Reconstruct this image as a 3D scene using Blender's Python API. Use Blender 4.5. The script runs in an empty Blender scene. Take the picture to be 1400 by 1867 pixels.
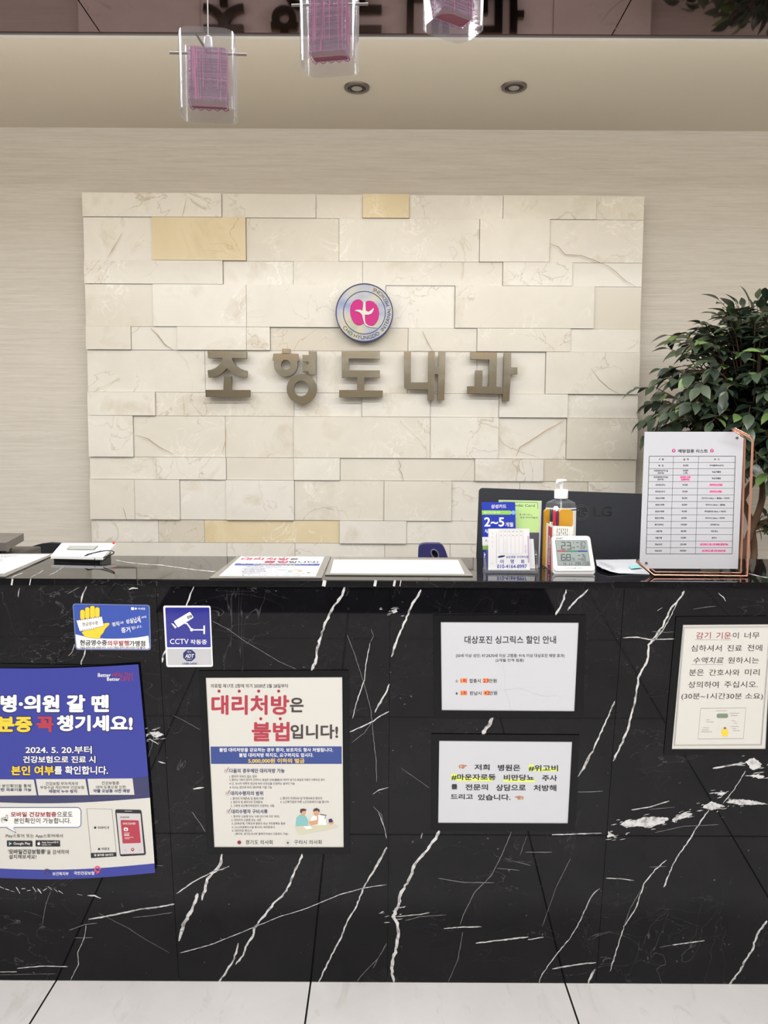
import bpy, bmesh, math, random
from mathutils import Vector, Matrix
random.seed(7)
R = math.radians
V = Vector
SC = bpy.context.scene
COL = SC.collection

# ------------------------------------------------------------------ camera
CAM_H, FPX = 1.254, 1402.0
PITCH, ROLL = R(4.69), R(0.30)
_f = V((0, math.cos(PITCH), -math.sin(PITCH)))
_u0 = V((0, math.sin(PITCH), math.cos(PITCH))); _r0 = V((1, 0, 0))
_r = _r0 * math.cos(ROLL) + _u0 * math.sin(ROLL)
_u = _u0 * math.cos(ROLL) - _r0 * math.sin(ROLL)
CP = V((0, 0, CAM_H))
cam_data = bpy.data.cameras.new('camera'); cam = bpy.data.objects.new('camera', cam_data); COL.objects.link(cam)
cam_data.sensor_width = 36; cam_data.lens = FPX * 36 / 1867; cam_data.clip_start = 0.02
mw = Matrix.Identity(4)
for i in range(3):
    mw[i][0] = _r[i]; mw[i][1] = _u[i]; mw[i][2] = -_f[i]; mw[i][3] = CP[i]
cam.matrix_world = mw
SC.camera = cam
SC.view_settings.view_transform = 'Standard'; SC.view_settings.look = 'None'
SC.view_settings.gamma = 1; SC.view_settings.use_curve_mapping = False
SC.view_settings.exposure = 0.0
SC.cycles.max_bounces = 8; SC.cycles.transparent_max_bounces = 16

# ------------------------------------------------------------------ light
world = bpy.data.worlds.new('world'); SC.world = world; world.use_nodes = True
world.node_tree.nodes['Background'].inputs[0].default_value = (0.9, 0.92, 1, 1)
world.node_tree.nodes['Background'].inputs[1].default_value = 0.3

def area(name, loc, rot, sx, sy, power, color=(1, 1, 1)):
    d = bpy.data.lights.new(name, 'AREA'); d.shape = 'RECTANGLE'; d.size = sx; d.size_y = sy
    d.energy = power; d.color = color
    o = bpy.data.objects.new(name, d); COL.objects.link(o); o.location = loc; o.rotation_euler = rot
    return o
def spot(name, loc, rot, power, ang, blend, color, rad=0.03):
    d = bpy.data.lights.new(name, 'SPOT'); d.energy = power; d.spot_size = ang; d.spot_blend = blend
    d.color = color; d.shadow_soft_size = rad
    o = bpy.data.objects.new(name, d); COL.objects.link(o); o.location = loc; o.rotation_euler = rot
    return o
area('room_light_near', (0, -0.55, 2.56), (0, 0, 0), 3.6, 0.9, 12, (1, 0.99, 1))
area('room_light_far', (0, -2.2, 2.56), (0, 0, 0), 3.6, 1.2, 58, (1, 0.99, 1))
area('soffit_fill', (0, 0.48, 2.258), (0, 0, 0), 4.0, 0.16, 58, (1, 0.99, 1))  # added fill without a visible fitting, lifts floor and worktop brightness
area('soffit_fill_rear', (0, 1.72, 2.255), (R(8), 0, 0), 4.6, 0.10, 49, (0.97, 0.99, 1))  # second unseen fill, added to brighten the alcove wall lower down
area('cove_light', (0, 2.09, 2.385), (R(172), 0, 0), 5.0, 0.06, 24, (1, 0.98, 0.95))
area('alcove_wall_fill', (0, 2.04, 2.44), (R(55), 0, 0), 5.4, 0.14, 2, (0.98, 0.99, 1))  # extra fill added to lift the whole alcove wall

# ------------------------------------------------------------------ projection aids
def ray(px, py):
    return (_f + _r * ((px - 700) / FPX) - _u * ((py - 933.5) / FPX))
class Plane:
    """a real plane of the place; n points to the viewer's side, u right, v up"""
    def __init__(s, o, u, v):
        s.o, s.u, s.v = V(o), V(u).normalized(), V(v).normalized(); s.n = s.u.cross(s.v).normalized()
    def pt(s, px, py, off=0.0):
        d = ray(px, py); o = s.o + s.n * off
        return CP + d * ((o - CP).dot(s.n) / d.dot(s.n))
    def xy(s, a, b, off=0.0):
        return s.o + s.u * a + s.v * b + s.n * off
def upright(y):
    return Plane((0, y, 0), (1, 0, 0), (0, 0, 1))
def level(z):
    return Plane((0, 0, z), (1, 0, 0), (0, 1, 0))
def at(px, py, y):
    return upright(y).pt(px, py)

WALL_Y, PANEL_Y = 3.30, 3.235
CEIL_Z, PLUM_Z, PLUM_Y1 = 2.572, 2.273, 1.986
TOP_Z, SLAB_T, TOP_Y0, TOP_Y1 = 0.980, 0.015, 1.590, 1.940
FRONT_TOP, FRONT_BOT = V((0, 1.595, TOP_Z - SLAB_T)), V((0, 1.716, 0))
FRONT = Plane(FRONT_BOT, (1, 0, 0), FRONT_TOP - FRONT_BOT)
TOP = level(TOP_Z)
PANEL = upright(PANEL_Y)

# ------------------------------------------------------------------ materials
def lin(c):
    f = lambda x: x / 12.92 if x <= 0.04045 else ((x + 0.055) / 1.055) ** 2.4
    return tuple(f(x / 255) for x in c) + (1,)
MATS = {}
def mat(name, rgb, rough=0.5, metal=0.0, spec=0.5, coat=0.0, emit=None, bump=None):
    if name in MATS: return MATS[name]
    m = bpy.data.materials.new(name); m.use_nodes = True; MATS[name] = m
    b = m.node_tree.nodes['Principled BSDF']
    b.inputs['Base Color'].default_value = lin(rgb); b.inputs['Roughness'].default_value = rough
    b.inputs['Metallic'].default_value = metal; b.inputs['Specular IOR Level'].default_value = spec
    b.inputs['Coat Weight'].default_value = coat; b.inputs['Coat Roughness'].default_value = 0.05
    if bump:
        nt = m.node_tree; n = nt.nodes.new('ShaderNodeTexNoise'); n.inputs['Scale'].default_value = bump[0]
        n.inputs['Detail'].default_value = 4
        tc = nt.nodes.new('ShaderNodeTexCoord'); nt.links.new(tc.outputs['Object'], n.inputs['Vector'])
        bp = nt.nodes.new('ShaderNodeBump'); bp.inputs['Strength'].default_value = bump[1]; bp.inputs['Distance'].default_value = 0.002
        nt.links.new(n.outputs['Fac'], bp.inputs['Height']); nt.links.new(bp.outputs['Normal'], b.inputs['Normal'])
    return m
class NG:
    """small node-graph helper"""
    def __init__(s, m):
        s.nt = m.node_tree; s.b = s.nt.nodes['Principled BSDF']
    def n(s, t, **kw):
        x = s.nt.nodes.new(t)
        for k, v in kw.items():
            if k in x.inputs: x.inputs[k].default_value = v
            else: setattr(x, k, v)
        return x
    def l(s, a, b): s.nt.links.new(a, b)
    def math(s, op, a, b=None, c=None):
        x = s.n('ShaderNodeMath', operation=op)
        for i, q in enumerate((a, b, c)):
            if q is None: continue
            if isinstance(q, (int, float)): x.inputs[i].default_value = q
            else: s.l(q, x.inputs[i])
        return x.outputs[0]
    def ramp(s, f, stops):
        x = s.n('ShaderNodeValToRGB'); e = x.color_ramp.elements
        while len(e) > 1: e.remove(e[-1])
        for i, (p, c) in enumerate(stops):
            q = e[0] if i == 0 else e.new(p)
            q.position = p; q.color = c if len(c) == 4 else lin(c)
        s.l(f, x.inputs[0]); return x.outputs[0]
    def mix(s, f, a, b, blend='MIX'):
        x = s.n('ShaderNodeMix', data_type='RGBA', blend_type=blend)
        for i, q in ((0, f), (6, a), (7, b)):
            if isinstance(q, (int, float)): x.inputs[i].default_value = q
            elif isinstance(q, tuple): x.inputs[i].default_value = q if len(q) == 4 else lin(q)
            else: s.l(q, x.inputs[i])
        return x.outputs[2]
    def coord(s, scale=(1, 1, 1), offset_attr=None):
        tc = s.n('ShaderNodeTexCoord'); mp = s.n('ShaderNodeMapping'); mp.inputs['Scale'].default_value = scale
        if offset_attr:
            a = s.n('ShaderNodeAttribute', attribute_name=offset_attr)
            va = s.n('ShaderNodeVectorMath', operation='MULTIPLY_ADD')
            s.l(a.outputs['Vector'], va.inputs[0]); va.inputs[1].default_value = (37, 23, 51)
            s.l(tc.outputs['Object'], va.inputs[2]); s.l(va.outputs[0], mp.inputs[0])
        else:
            s.l(tc.outputs['Object'], mp.inputs[0])
        return mp.outputs[0]
    def noise(s, vec, scale, detail=4, rough=0.55, dist=0.0):
        x = s.n('ShaderNodeTexNoise'); x.inputs['Scale'].default_value = scale; x.inputs['Detail'].default_value = detail
        x.inputs['Roughness'].default_value = rough; x.inputs['Distortion'].default_value = dist
        s.l(vec, x.inputs['Vector']); return x.outputs['Fac']
    def vein(s, vec, scale, width, detail=3, dist=0.6):
        f = s.noise(vec, scale, detail, 0.5, dist)
        d = s.math('ABSOLUTE', s.math('SUBTRACT', f, 0.5))
        return s.math('SUBTRACT', 1.0, s.math('MINIMUM', s.math('DIVIDE', d, width), 1.0))

def stone_cream(name, base, light, tint, vein_c):
    m = mat(name, base, 0.22, spec=0.45); g = NG(m)
    v = g.coord(offset_attr='tile')
    cloud = g.noise(v, 5, 5, 0.6, 0.5)
    c = g.ramp(cloud, [(0.3, base), (0.55, light), (0.75, tint)])
    a = g.n('ShaderNodeAttribute', attribute_name='tile')
    sep = g.n('ShaderNodeSeparateXYZ'); g.l(a.outputs['Vector'], sep.inputs[0])
    c = g.mix(g.math('MULTIPLY', sep.outputs[0], 0.75), c, lin(tint))
    fine = g.math('MULTIPLY', g.vein(v, 4.5, 0.010, 5, 1.0), g.ramp(g.noise(v, 2.5, 2), [(0.48, (0, 0, 0, 1)), (0.62, (1, 1, 1, 1))]))
    c = g.mix(g.math('MULTIPLY', fine, 0.5), c, lin(vein_c))
    wv = g.math('MULTIPLY', g.vein(v, 9, 0.018, 6, 1.4), g.ramp(g.noise(v, 4, 2), [(0.5, (0, 0, 0, 1)), (0.65, (1, 1, 1, 1))]))
    c = g.mix(g.math('MULTIPLY', wv, 0.6), c, lin((244, 240, 232)))
    g.l(c, g.b.inputs['Base Color'])
    bp = g.n('ShaderNodeBump'); bp.inputs['Strength'].default_value = 0.05; bp.inputs['Distance'].default_value = 0.003
    g.l(cloud, bp.inputs['Height']); g.l(bp.outputs['Normal'], g.b.inputs['Normal'])
    return m
M_CREAM = stone_cream('cream_marble', (218, 214, 204), (225, 221, 212), (203, 194, 175), (160, 140, 112))
M_TAN = stone_cream('tan_marble', (214, 198, 162), (222, 207, 174), (204, 184, 142), (150, 120, 70))

def make_black_marble():
    m = mat('black_marble', (20, 19, 22), 0.03, spec=0.2); g = NG(m)
    v = g.coord((1, 1, 1))
    cl = g.noise(v, 9, 6, 0.65, 0.4)
    c = g.ramp(cl, [(0.35, (9, 9, 12)), (0.7, (20, 19, 23))])
    mk = g.ramp(g.noise(v, 3.1, 2), [(0.5, (0, 0, 0, 1)), (0.66, (1, 1, 1, 1))])
    vs = g.coord((1.0, 1.0, 2.6))
    vn = g.math('MULTIPLY', g.vein(vs, 5.5, 0.0035, 5, 1.2), mk)
    c = g.mix(g.math('MULTIPLY', vn, 0.22), c, lin((170, 168, 168)))
    vd = g.coord((2.2, 1.0, 0.8))
    vn2 = g.math('MULTIPLY', g.vein(vd, 4.1, 0.003, 4, 0.9), g.ramp(g.noise(v, 2.3, 2), [(0.52, (0, 0, 0, 1)), (0.68, (1, 1, 1, 1))]))
    c = g.mix(g.math('MULTIPLY', vn2, 0.18), c, lin((170, 168, 168)))
    sp = g.ramp(g.noise(v, 95, 2), [(0.735, (0, 0, 0, 1)), (0.78, (1, 1, 1, 1))])
    c = g.mix(g.math('MULTIPLY', sp, 0.35), c, lin((150, 150, 150)))
    g.l(c, g.b.inputs['Base Color'])
    return m
M_BLACK = make_black_marble()
def make_vein():
    m = mat('white_vein', (205, 204, 203), 0.04); g = NG(m)
    v = g.coord()
    g.l(g.ramp(g.noise(v, 60, 5, 0.7), [(0.35, (120, 119, 120)), (0.52, (205, 204, 203)), (0.8, (226, 225, 224))]), g.b.inputs['Base Color'])
    return m
M_VEIN = make_vein()
M_VEIN_THIN = mat('faint_vein', (120, 119, 120), 0.04)

def make_wallpaper():
    m = mat('linen_wallpaper', (206, 196, 182), 0.75, spec=0.25); g = NG(m)
    v = g.coord((3, 3, 110)); n1 = g.noise(v, 1.0, 5, 0.65)
    v2 = g.coord((18, 18, 330)); n2 = g.noise(v2, 1.0, 3, 0.6)
    f = g.math('ADD', g.math('MULTIPLY', n1, 0.65), g.math('MULTIPLY', n2, 0.35))
    g.l(g.ramp(f, [(0.3, (192, 185, 174)), (0.5, (205, 199, 189)), (0.7, (215, 210, 201))]), g.b.inputs['Base Color'])
    bp = g.n('ShaderNodeBump'); bp.inputs['Strength'].default_value = 0.12; bp.inputs['Distance'].default_value = 0.001
    g.l(f, bp.inputs['Height']); g.l(bp.outputs['Normal'], g.b.inputs['Normal'])
    return m
M_WALL = make_wallpaper()
def make_floor():
    m = mat('pale_floor_tile', (214, 211, 206), 0.16, spec=0.5); g = NG(m)
    v = g.coord(); cl = g.noise(v, 3.0, 6, 0.6, 0.8)
    vs = g.coord((1.4, 0.5, 1)); c2 = g.noise(vs, 11, 6, 0.65, 1.5)
    c = g.ramp(cl, [(0.3, (226, 223, 219)), (0.6, (236, 234, 231))])
    c = g.mix(g.ramp(c2, [(0.56, (0, 0, 0, 1)), (0.75, (1, 1, 1, 1))]), c, lin((214, 209, 203)))
    sep = g.n('ShaderNodeSeparateXYZ'); g.l(v, sep.inputs[0])
    def seam(o, off):
        t = g.math('ABSOLUTE', g.math('SUBTRACT', g.math('FRACT', g.math('ADD', g.math('DIVIDE', g.math('SUBTRACT', o, off), 0.6), 100.5)), 0.5))
        return g.math('LESS_THAN', t, 0.0022 / 0.6)
    s = g.math('MAXIMUM', seam(sep.outputs[0], -0.167), seam(sep.outputs[1], 1.232))
    c = g.mix(s, c, lin((38, 36, 36)))
    g.l(c, g.b.inputs['Base Color'])
    return m
M_FLOOR = make_floor()
M_CEIL = mat('painted_ceiling', (214, 205, 189), 0.8, spec=0.2, bump=(60, 0.05))
M_WHITEWALL = mat('white_paint', (226, 222, 214), 0.8, spec=0.2)
M_PLUM = mat('plum_mirror', (124, 103, 107), 0.03, metal=1.0)
M_TRIM = mat('white_trim', (240, 238, 232), 0.4)
M_STEEL = mat('steel_trim', (120, 112, 110), 0.3, metal=0.8)
def make_brass():
    m = mat('brushed_nickel', (150, 138, 118), 0.17, metal=1.0); g = NG(m)
    v = g.coord((3, 3, 5)); n = g.noise(v, 1.4, 3)
    g.l(g.ramp(n, [(0.3, (146, 126, 98)), (0.5, (140, 134, 118)), (0.7, (170, 162, 144))]), g.b.inputs['Base Color'])  # brown and grey patches put room reflections into the metal's colour
    return m
M_BRASS = make_brass()
M_SIGNSIDE = mat('nickel_edge', (112, 98, 78), 0.35, metal=1.0)

def thin_glass(name, tint=(0.93, 0.94, 0.94), ior=1.45, rough=0.0, haze=0.0, haze_c=(0.8, 0.8, 0.8)):
    m = bpy.data.materials.new(name); m.use_nodes = True; nt = m.node_tree
    nt.nodes.remove(nt.nodes['Principled BSDF']); out = nt.nodes['Material Output']
    tr = nt.nodes.new('ShaderNodeBsdfTransparent'); tr.inputs[0].default_value = tint + (1,)
    gl = nt.nodes.new('ShaderNodeBsdfGlossy'); gl.inputs['Roughness'].default_value = rough
    lw = nt.nodes.new('ShaderNodeLayerWeight'); lw.inputs['Blend'].default_value = 0.5
    pw = nt.nodes.new('ShaderNodeMath'); pw.operation = 'POWER'; pw.inputs[1].default_value = 5
    nt.links.new(lw.outputs['Facing'], pw.inputs[0])
    f0 = ((ior - 1) / (ior + 1)) ** 2
    ma = nt.nodes.new('ShaderNodeMath'); ma.operation = 'MULTIPLY_ADD'; ma.inputs[1].default_value = 1 - f0; ma.inputs[2].default_value = f0
    nt.links.new(pw.outputs[0], ma.inputs[0])
    mx = nt.nodes.new('ShaderNodeMixShader'); nt.links.new(ma.outputs[0], mx.inputs[0])
    nt.links.new(tr.outputs[0], mx.inputs[1]); nt.links.new(gl.outputs[0], mx.inputs[2])
    last = mx.outputs[0]
    if haze:
        df = nt.nodes.new('ShaderNodeBsdfDiffuse'); df.inputs[0].default_value = haze_c + (1,)
        m2 = nt.nodes.new('ShaderNodeMixShader'); m2.inputs[0].default_value = haze
        nt.links.new(last, m2.inputs[1]); nt.links.new(df.outputs[0], m2.inputs[2]); last = m2.outputs[0]
    nt.links.new(last, out.inputs[0])
    return m
M_GLASS = thin_glass('clear_glass', (0.91, 0.91, 0.91), 1.45, 0.0, 0.11, (0.62, 0.60, 0.61))
M_LILAC = thin_glass('lilac_acrylic', (0.80, 0.72, 0.82), 1.3, 0.1, 0.30, (0.55, 0.42, 0.56))
M_ACRYL = thin_glass('clear_acrylic', (0.93, 0.94, 0.95), 1.55, 0.02, 0.05, (0.75, 0.75, 0.76))
M_BOTTLE = thin_glass('clear_bottle', (0.88, 0.90, 0.91), 1.5, 0.0, 0.06, (0.8, 0.82, 0.85))

M_PAPER = mat('white_paper', (200, 202, 207), 0.5, coat=0.35)
M_PAPER_W = mat('warm_paper', (212, 210, 203), 0.5, coat=0.35)
M_INK = mat('black_ink', (28, 27, 30), 0.5)
M_INK2 = mat('grey_ink', (110, 108, 112), 0.5)
M_INK3 = mat('light_grey_ink', (190, 189, 194), 0.5)
M_WHITEINK = mat('white_ink', (238, 238, 236), 0.45)
M_RED = mat('crimson_ink', (176, 54, 72), 0.5)
M_DKRED = mat('dark_red_ink', (160, 32, 50), 0.5)
M_NAVY = mat('navy_ink', (34, 44, 104), 0.5)
M_BAND = mat('blue_band_ink', (52, 72, 140), 0.5)
M_PBLUE = mat('poster_blue', (40, 50, 150), 0.4, coat=0.2)
M_PBLUE2 = mat('poster_dark_blue', (34, 38, 92), 0.35, coat=0.4)
M_YEL = mat('yellow_ink', (244, 206, 58), 0.5)
M_YHL = mat('yellow_marker', (222, 236, 110), 0.5)
M_OHL = mat('orange_marker', (248, 160, 110), 0.5)
M_PHL = mat('pink_marker', (246, 150, 196), 0.5)
M_MAG = mat('magenta_enamel', (196, 34, 128), 0.45, spec=0.3)
M_STKBLUE = mat('sticker_blue', (22, 68, 168), 0.2, coat=0.6)
M_CCTV = mat('sticker_navy', (22, 28, 140), 0.2, coat=0.6)
M_GREY = mat('sticker_grey', (190, 190, 194), 0.3, coat=0.4)
M_BLKPL = mat('black_plastic', (26, 26, 28), 0.3, spec=0.4)
M_FRAME = mat('black_frame', (13, 13, 15), 0.3, spec=0.18)
M_DARK = mat('dark_plastic', (40, 42, 47), 0.45, spec=0.35, bump=(300, 0.2))
M_WPL = mat('white_plastic', (236, 236, 234), 0.3)
M_GPL = mat('grey_plastic', (96, 92, 88), 0.45)
M_LCD = mat('lcd_grey', (152, 162, 158), 0.25, coat=0.5)
M_LCDINK = mat('lcd_ink', (52, 56, 60), 0.4)
M_COPPER = mat('rose_gold', (226, 168, 146), 0.16, metal=1.0)
M_GREEN = mat('lime_card', (196, 232, 150), 0.4, coat=0.3)
M_SAMBLUE = mat('card_blue', (20, 52, 178), 0.3, coat=0.4)
M_LIME = mat('lime_band', (150, 206, 92), 0.4)
M_SKY = mat('pale_blue', (150, 205, 240), 0.4)
M_SLATE = mat('slate_card', (82, 84, 90), 0.4)
M_BOXY = mat('carton_white', (226, 224, 216), 0.5)
M_BOXR = mat('carton_red', (178, 24, 52), 0.45)
M_GOLD = mat('amber_plastic', (206, 150, 34), 0.3, coat=0.3)
M_NAVYPL = mat('navy_plastic', (44, 42, 92), 0.4)
M_CHAIRB = mat('black_fabric', (20, 22, 28), 0.9, bump=(400, 0.3))
M_PINK = mat('pink_thread', (226, 136, 184), 0.5)
M_PINKD = mat('mauve_thread', (150, 84, 128), 0.55)
M_MAROON = mat('maroon_acrylic', (116, 24, 60), 0.3)
M_DESK = mat('grey_desk', (120, 116, 110), 0.5)
M_TEAL = mat('teal_print', (136, 190, 190), 0.6)
M_SKIN = mat('skin_print', (214, 160, 120), 0.6)
M_HAIR = mat('brown_print', (70, 60, 60), 0.6)
M_DESKP = mat('sand_print', (206, 204, 180), 0.6)

# ------------------------------------------------------------------ mesh builder
class MB:
    def __init__(s): s.v = []; s.f = []; s.m = []; s.mats = []; s.tile = []
    def mi(s, m):
        if m not in s.mats: s.mats.append(m)
        return s.mats.index(m)
    def add(s, vs, fs, m, tile=None):
        b = len(s.v); i = s.mi(m); s.v += [V(p) for p in vs]
        for f in fs: s.f.append([b + k for k in f]); s.m.append(i); s.tile.append(tile or (0, 0, 0))
        return s
    def prism(s, pts, d, m, side=None, tile=None):
        """polygon pts (counter-clockwise seen from the front), body extends by vector d behind it"""
        n = len(pts); back = [V(p) + V(d) for p in pts]
        s.add(pts, [list(range(n))], m, tile)
        s.add(back, [list(range(n))[::-1]], side or m, tile)
        s.add(list(pts) + back, [[i, i + n, (i + 1) % n + n, (i + 1) % n] for i in range(n)], side or m, tile)
        return s
    def box(s, c, size, m, rz=0.0, M=None):
        x, y, z = (q / 2 for q in size); c = V(c)
        mt = M if M is not None else Matrix.Rotation(rz, 3, 'Z')
        p = [c + mt @ V(q) for q in ((-x, -y, -z), (x, -y, -z), (x, y, -z), (-x, y, -z), (-x, -y, z), (x, -y, z), (x, y, z), (-x, y, z))]
        return s.add(p, [[0, 3, 2, 1], [4, 5, 6, 7], [0, 1, 5, 4], [1, 2, 6, 5], [2, 3, 7, 6], [3, 0, 4, 7]], m)
    def tube(s, path, r, m, seg=8, closed=False):
        path = [V(p) for p in path]; n = len(path); rings = []
        t0 = (path[1] - path[0]).normalized(); up = V((0, 0, 1)) if abs(t0.z) < 0.9 else V((1, 0, 0))
        nx = t0.cross(up).normalized()
        for i, p in enumerate(path):
            a = path[i - 1] if (i or closed) else p; b = path[(i + 1) % n] if (i < n - 1 or closed) else p
            t = (b - a).normalized(); nx = (nx - t * nx.dot(t)).normalized(); ny = t.cross(nx)
            rr = r[i] if isinstance(r, (list, tuple)) else r
            k = 1.0
            if 0 < i < n - 1:
                cs = max(0.3, (path[i] - a).normalized().dot(t)); k = 1 / cs
            rings.append([p + (nx * math.cos(2 * math.pi * j / seg) + ny * math.sin(2 * math.pi * j / seg)) * rr * min(k, 1.5) for j in range(seg)])
        vs = [q for ring in rings for q in ring]; fs = []
        for i in range(n if closed else n - 1):
            for j in range(seg):
                a, b = i * seg + j, i * seg + (j + 1) % seg; c, d = ((i + 1) % n) * seg + (j + 1) % seg, ((i + 1) % n) * seg + j
                fs.append([a, b, c, d])
        if not closed: fs += [list(range(seg))[::-1], [(n - 1) * seg + j for j in range(seg)]]
        return s.add(vs, fs, m)
    def lathe(s, prof, c, m, seg=32, sx=1.0, sy=1.0, rz=0.0):
        c = V(c); vs = []; fs = []; n = len(prof)
        for r, z in prof:
            for j in range(seg):
                a = 2 * math.pi * j / seg; x, y = r * sx * math.cos(a), r * sy * math.sin(a)
                vs.append(c + V((x * math.cos(rz) - y * math.sin(rz), x * math.sin(rz) + y * math.cos(rz), z)))
        for i in range(n - 1):
            for j in range(seg):
                fs.append([i * seg + j, i * seg + (j + 1) % seg, (i + 1) * seg + (j + 1) % seg, (i + 1) * seg + j])
        fs.append(list(range(seg))[::-1]); fs.append([(n - 1) * seg + j for j in range(seg)])
        return s.add(vs, fs, m)
    def build(s, name, parent=None, loc=None, bevel=0, smooth=False, recalc=False, solid=0):
        if parent is not None: base = V(parent.location)
        else: base = V(loc) if loc is not None else V((0, 0, 0))
        me = bpy.data.meshes.new(name); me.from_pydata([p - base for p in s.v], [], s.f)
        for m in s.mats: me.materials.append(m)
        me.polygons.foreach_set('material_index', s.m)
        if any(t != (0, 0, 0) for t in s.tile):
            at_ = me.attributes.new('tile', 'FLOAT_VECTOR', 'FACE')
            for i, t in enumerate(s.tile): at_.data[i].vector = t
        if recalc:
            bm = bmesh.new(); bm.from_mesh(me); bmesh.ops.recalc_face_normals(bm, faces=bm.faces); bm.to_mesh(me); bm.free()
        if smooth:
            me.polygons.foreach_set('use_smooth', [True] * len(me.polygons)); me.set_sharp_from_angle(angle=R(38))
        me.update()
        o = bpy.data.objects.new(name, me); COL.objects.link(o)
        if parent is not None: o.parent = parent
        else: o.location = base
        if bevel:
            b = o.modifiers.new('bevel', 'BEVEL'); b.width = bevel; b.segments = 3; b.limit_method = 'ANGLE'; b.angle_limit = R(40)
        return o
def tag(o, label, cat, group=None):
    o['label'] = label; o['category'] = cat
    if group: o['group'] = group
    return o
def thing(name, label, cat, loc, group=None):
    o = bpy.data.objects.new(name, None); COL.objects.link(o); o.location = loc; o.empty_display_size = 0.05
    return tag(o, label, cat, group)
def struct(o): o['kind'] = 'structure'; return o

# ------------------------------------------------------------------ lettering
_tc = {}
def glyphs(body, bold=0.0, res=3):
    """outline of a text as flat faces, normalised to its ink box (a across, b down); heavy weights are struck several times"""
    key = (body, bold, res)
    if key in _tc: return _tc[key]
    k0 = (body, None, res)
    if k0 not in _tc:
        cu = bpy.data.curves.new('lettering', 'FONT'); cu.body = body; cu.size = 1; cu.resolution_u = res
        ob = bpy.data.objects.new('lettering', cu); me = ob.to_mesh()
        _tc[k0] = ([(p.co.x, p.co.y) for p in me.vertices], [list(p.vertices) for p in me.polygons])
        ob.to_mesh_clear(); bpy.data.objects.remove(ob); bpy.data.curves.remove(cu)
    v0, f0 = _tc[k0]
    if bold > 0.018: sh_ = [(math.cos(R(45 * k)) * bold, math.sin(R(45 * k)) * bold) for k in range(8)]
    elif bold > 0.003: sh_ = [(bold, bold), (-bold, bold), (bold, -bold), (-bold, -bold)]
    else: sh_ = [(0, 0)]
    vs, fs = [], []
    for dx, dy in sh_:
        n_ = len(vs); vs += [(x + dx, y + dy) for x, y in v0]; fs += [[q + n_ for q in f] for f in f0]
    x0 = min(p[0] for p in vs); x1 = max(p[0] for p in vs); y0 = min(p[1] for p in vs); y1 = max(p[1] for p in vs)
    w, h = max(x1 - x0, 1e-6), max(y1 - y0, 1e-6)
    nv = len(v0); r = ([((x - x0) / w, (y1 - y) / h, (i // nv) * 9e-6) for i, (x, y) in enumerate(vs)], fs); _tc[key] = r
    return r

class Print:
    """ink laid on a sheet: mp(x, y, off) turns drawing coordinates into a point of the sheet"""
    def __init__(s, mb, mp, base=0.0004, step=0.0002): s.mb, s.mp, s.base, s.step = mb, mp, base, step
    def o(s, lv): return s.base + s.step * lv
    def poly(s, pts, m, lv=0):
        s.mb.add([s.mp(x, y, s.o(lv)) for x, y in pts], [list(range(len(pts)))[::-1]], m); return s
    def rect(s, x0, y0, x1, y1, m, lv=0): return s.poly([(x0, y0), (x1, y0), (x1, y1), (x0, y1)], m, lv)
    def grid(s, q, m, lv=0, n=10):
        (ax, ay), (bx, by), (cx, cy), (dx, dy) = q; vs = []; fs = []
        for j in range(n + 1):
            for i in range(n + 1):
                a, b = i / n, j / n
                x = (ax * (1 - a) + bx * a) * (1 - b) + (dx * (1 - a) + cx * a) * b
                y = (ay * (1 - a) + by * a) * (1 - b) + (dy * (1 - a) + cy * a) * b
                vs.append(s.mp(x, y, s.o(lv)))
        for j in range(n):
            for i in range(n):
                k = j * (n + 1) + i; fs.append([k, k + n + 1, k + n + 2, k + 1])
        s.mb.add(vs, fs, m); return s
    def line(s, pts, w, m, lv=0, closed=False):
        pts = list(pts)
        if closed: pts = pts + [pts[0]]
        ws = w if isinstance(w, (list, tuple)) else [w] * len(pts)
        L, Rr = [], []
        for i, (x, y) in enumerate(pts):
            a = pts[max(i - 1, 0)]; b = pts[min(i + 1, len(pts) - 1)]
            if closed and i in (0, len(pts) - 1): a, b = pts[-2], pts[1]
            dx, dy = b[0] - a[0], b[1] - a[1]; q = math.hypot(dx, dy) or 1
            nx, ny = -dy / q * ws[i] / 2, dx / q * ws[i] / 2
            L.append((x + nx, y + ny)); Rr.append((x - nx, y - ny))
        n = len(pts); vs = [s.mp(x, y, s.o(lv)) for x, y in L + Rr]
        s.mb.add(vs, [[i, i + 1, n + i + 1, n + i][::-1] if False else [i, n + i, n + i + 1, i + 1][::-1] for i in range(n - 1)], m); return s
    def circ(s, cx, cy, r, m, lv=0, ry=None, n=28): return s.poly([(cx + r * math.cos(2 * math.pi * k / n), cy + (ry or r) * math.sin(2 * math.pi * k / n)) for k in range(n)], m, lv)
    def ring(s, cx, cy, r, w, m, lv=0, n=36): return s.line([(cx + r * math.cos(2 * math.pi * k / n), cy + r * math.sin(2 * math.pi * k / n)) for k in range(n)], w, m, lv, True)
    def text(s, body, q, m, bold=0.0, lv=1, res=3, skew=0.0):
        if len(q) == 4 and not isinstance(q[0], (tuple, list)):
            x0, y0, x1, y1 = q; k = skew * (y1 - y0)
            q = [(x0 + k, y0), (x1 + k, y0), (x1, y1), (x0, y1)]
        (ax, ay), (bx, by), (cx, cy), (dx, dy) = q
        uv, fs = glyphs(body, bold, res); vs = []
        for a, b, up_ in uv:
            x = (ax * (1 - a) + bx * a) * (1 - b) + (dx * (1 - a) + cx * a) * b
            y = (ay * (1 - a) + by * a) * (1 - b) + (dy * (1 - a) + cy * a) * b
            vs.append(s.mp(x, y, s.o(lv) + up_))
        s.mb.add(vs, fs, m); return s
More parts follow.
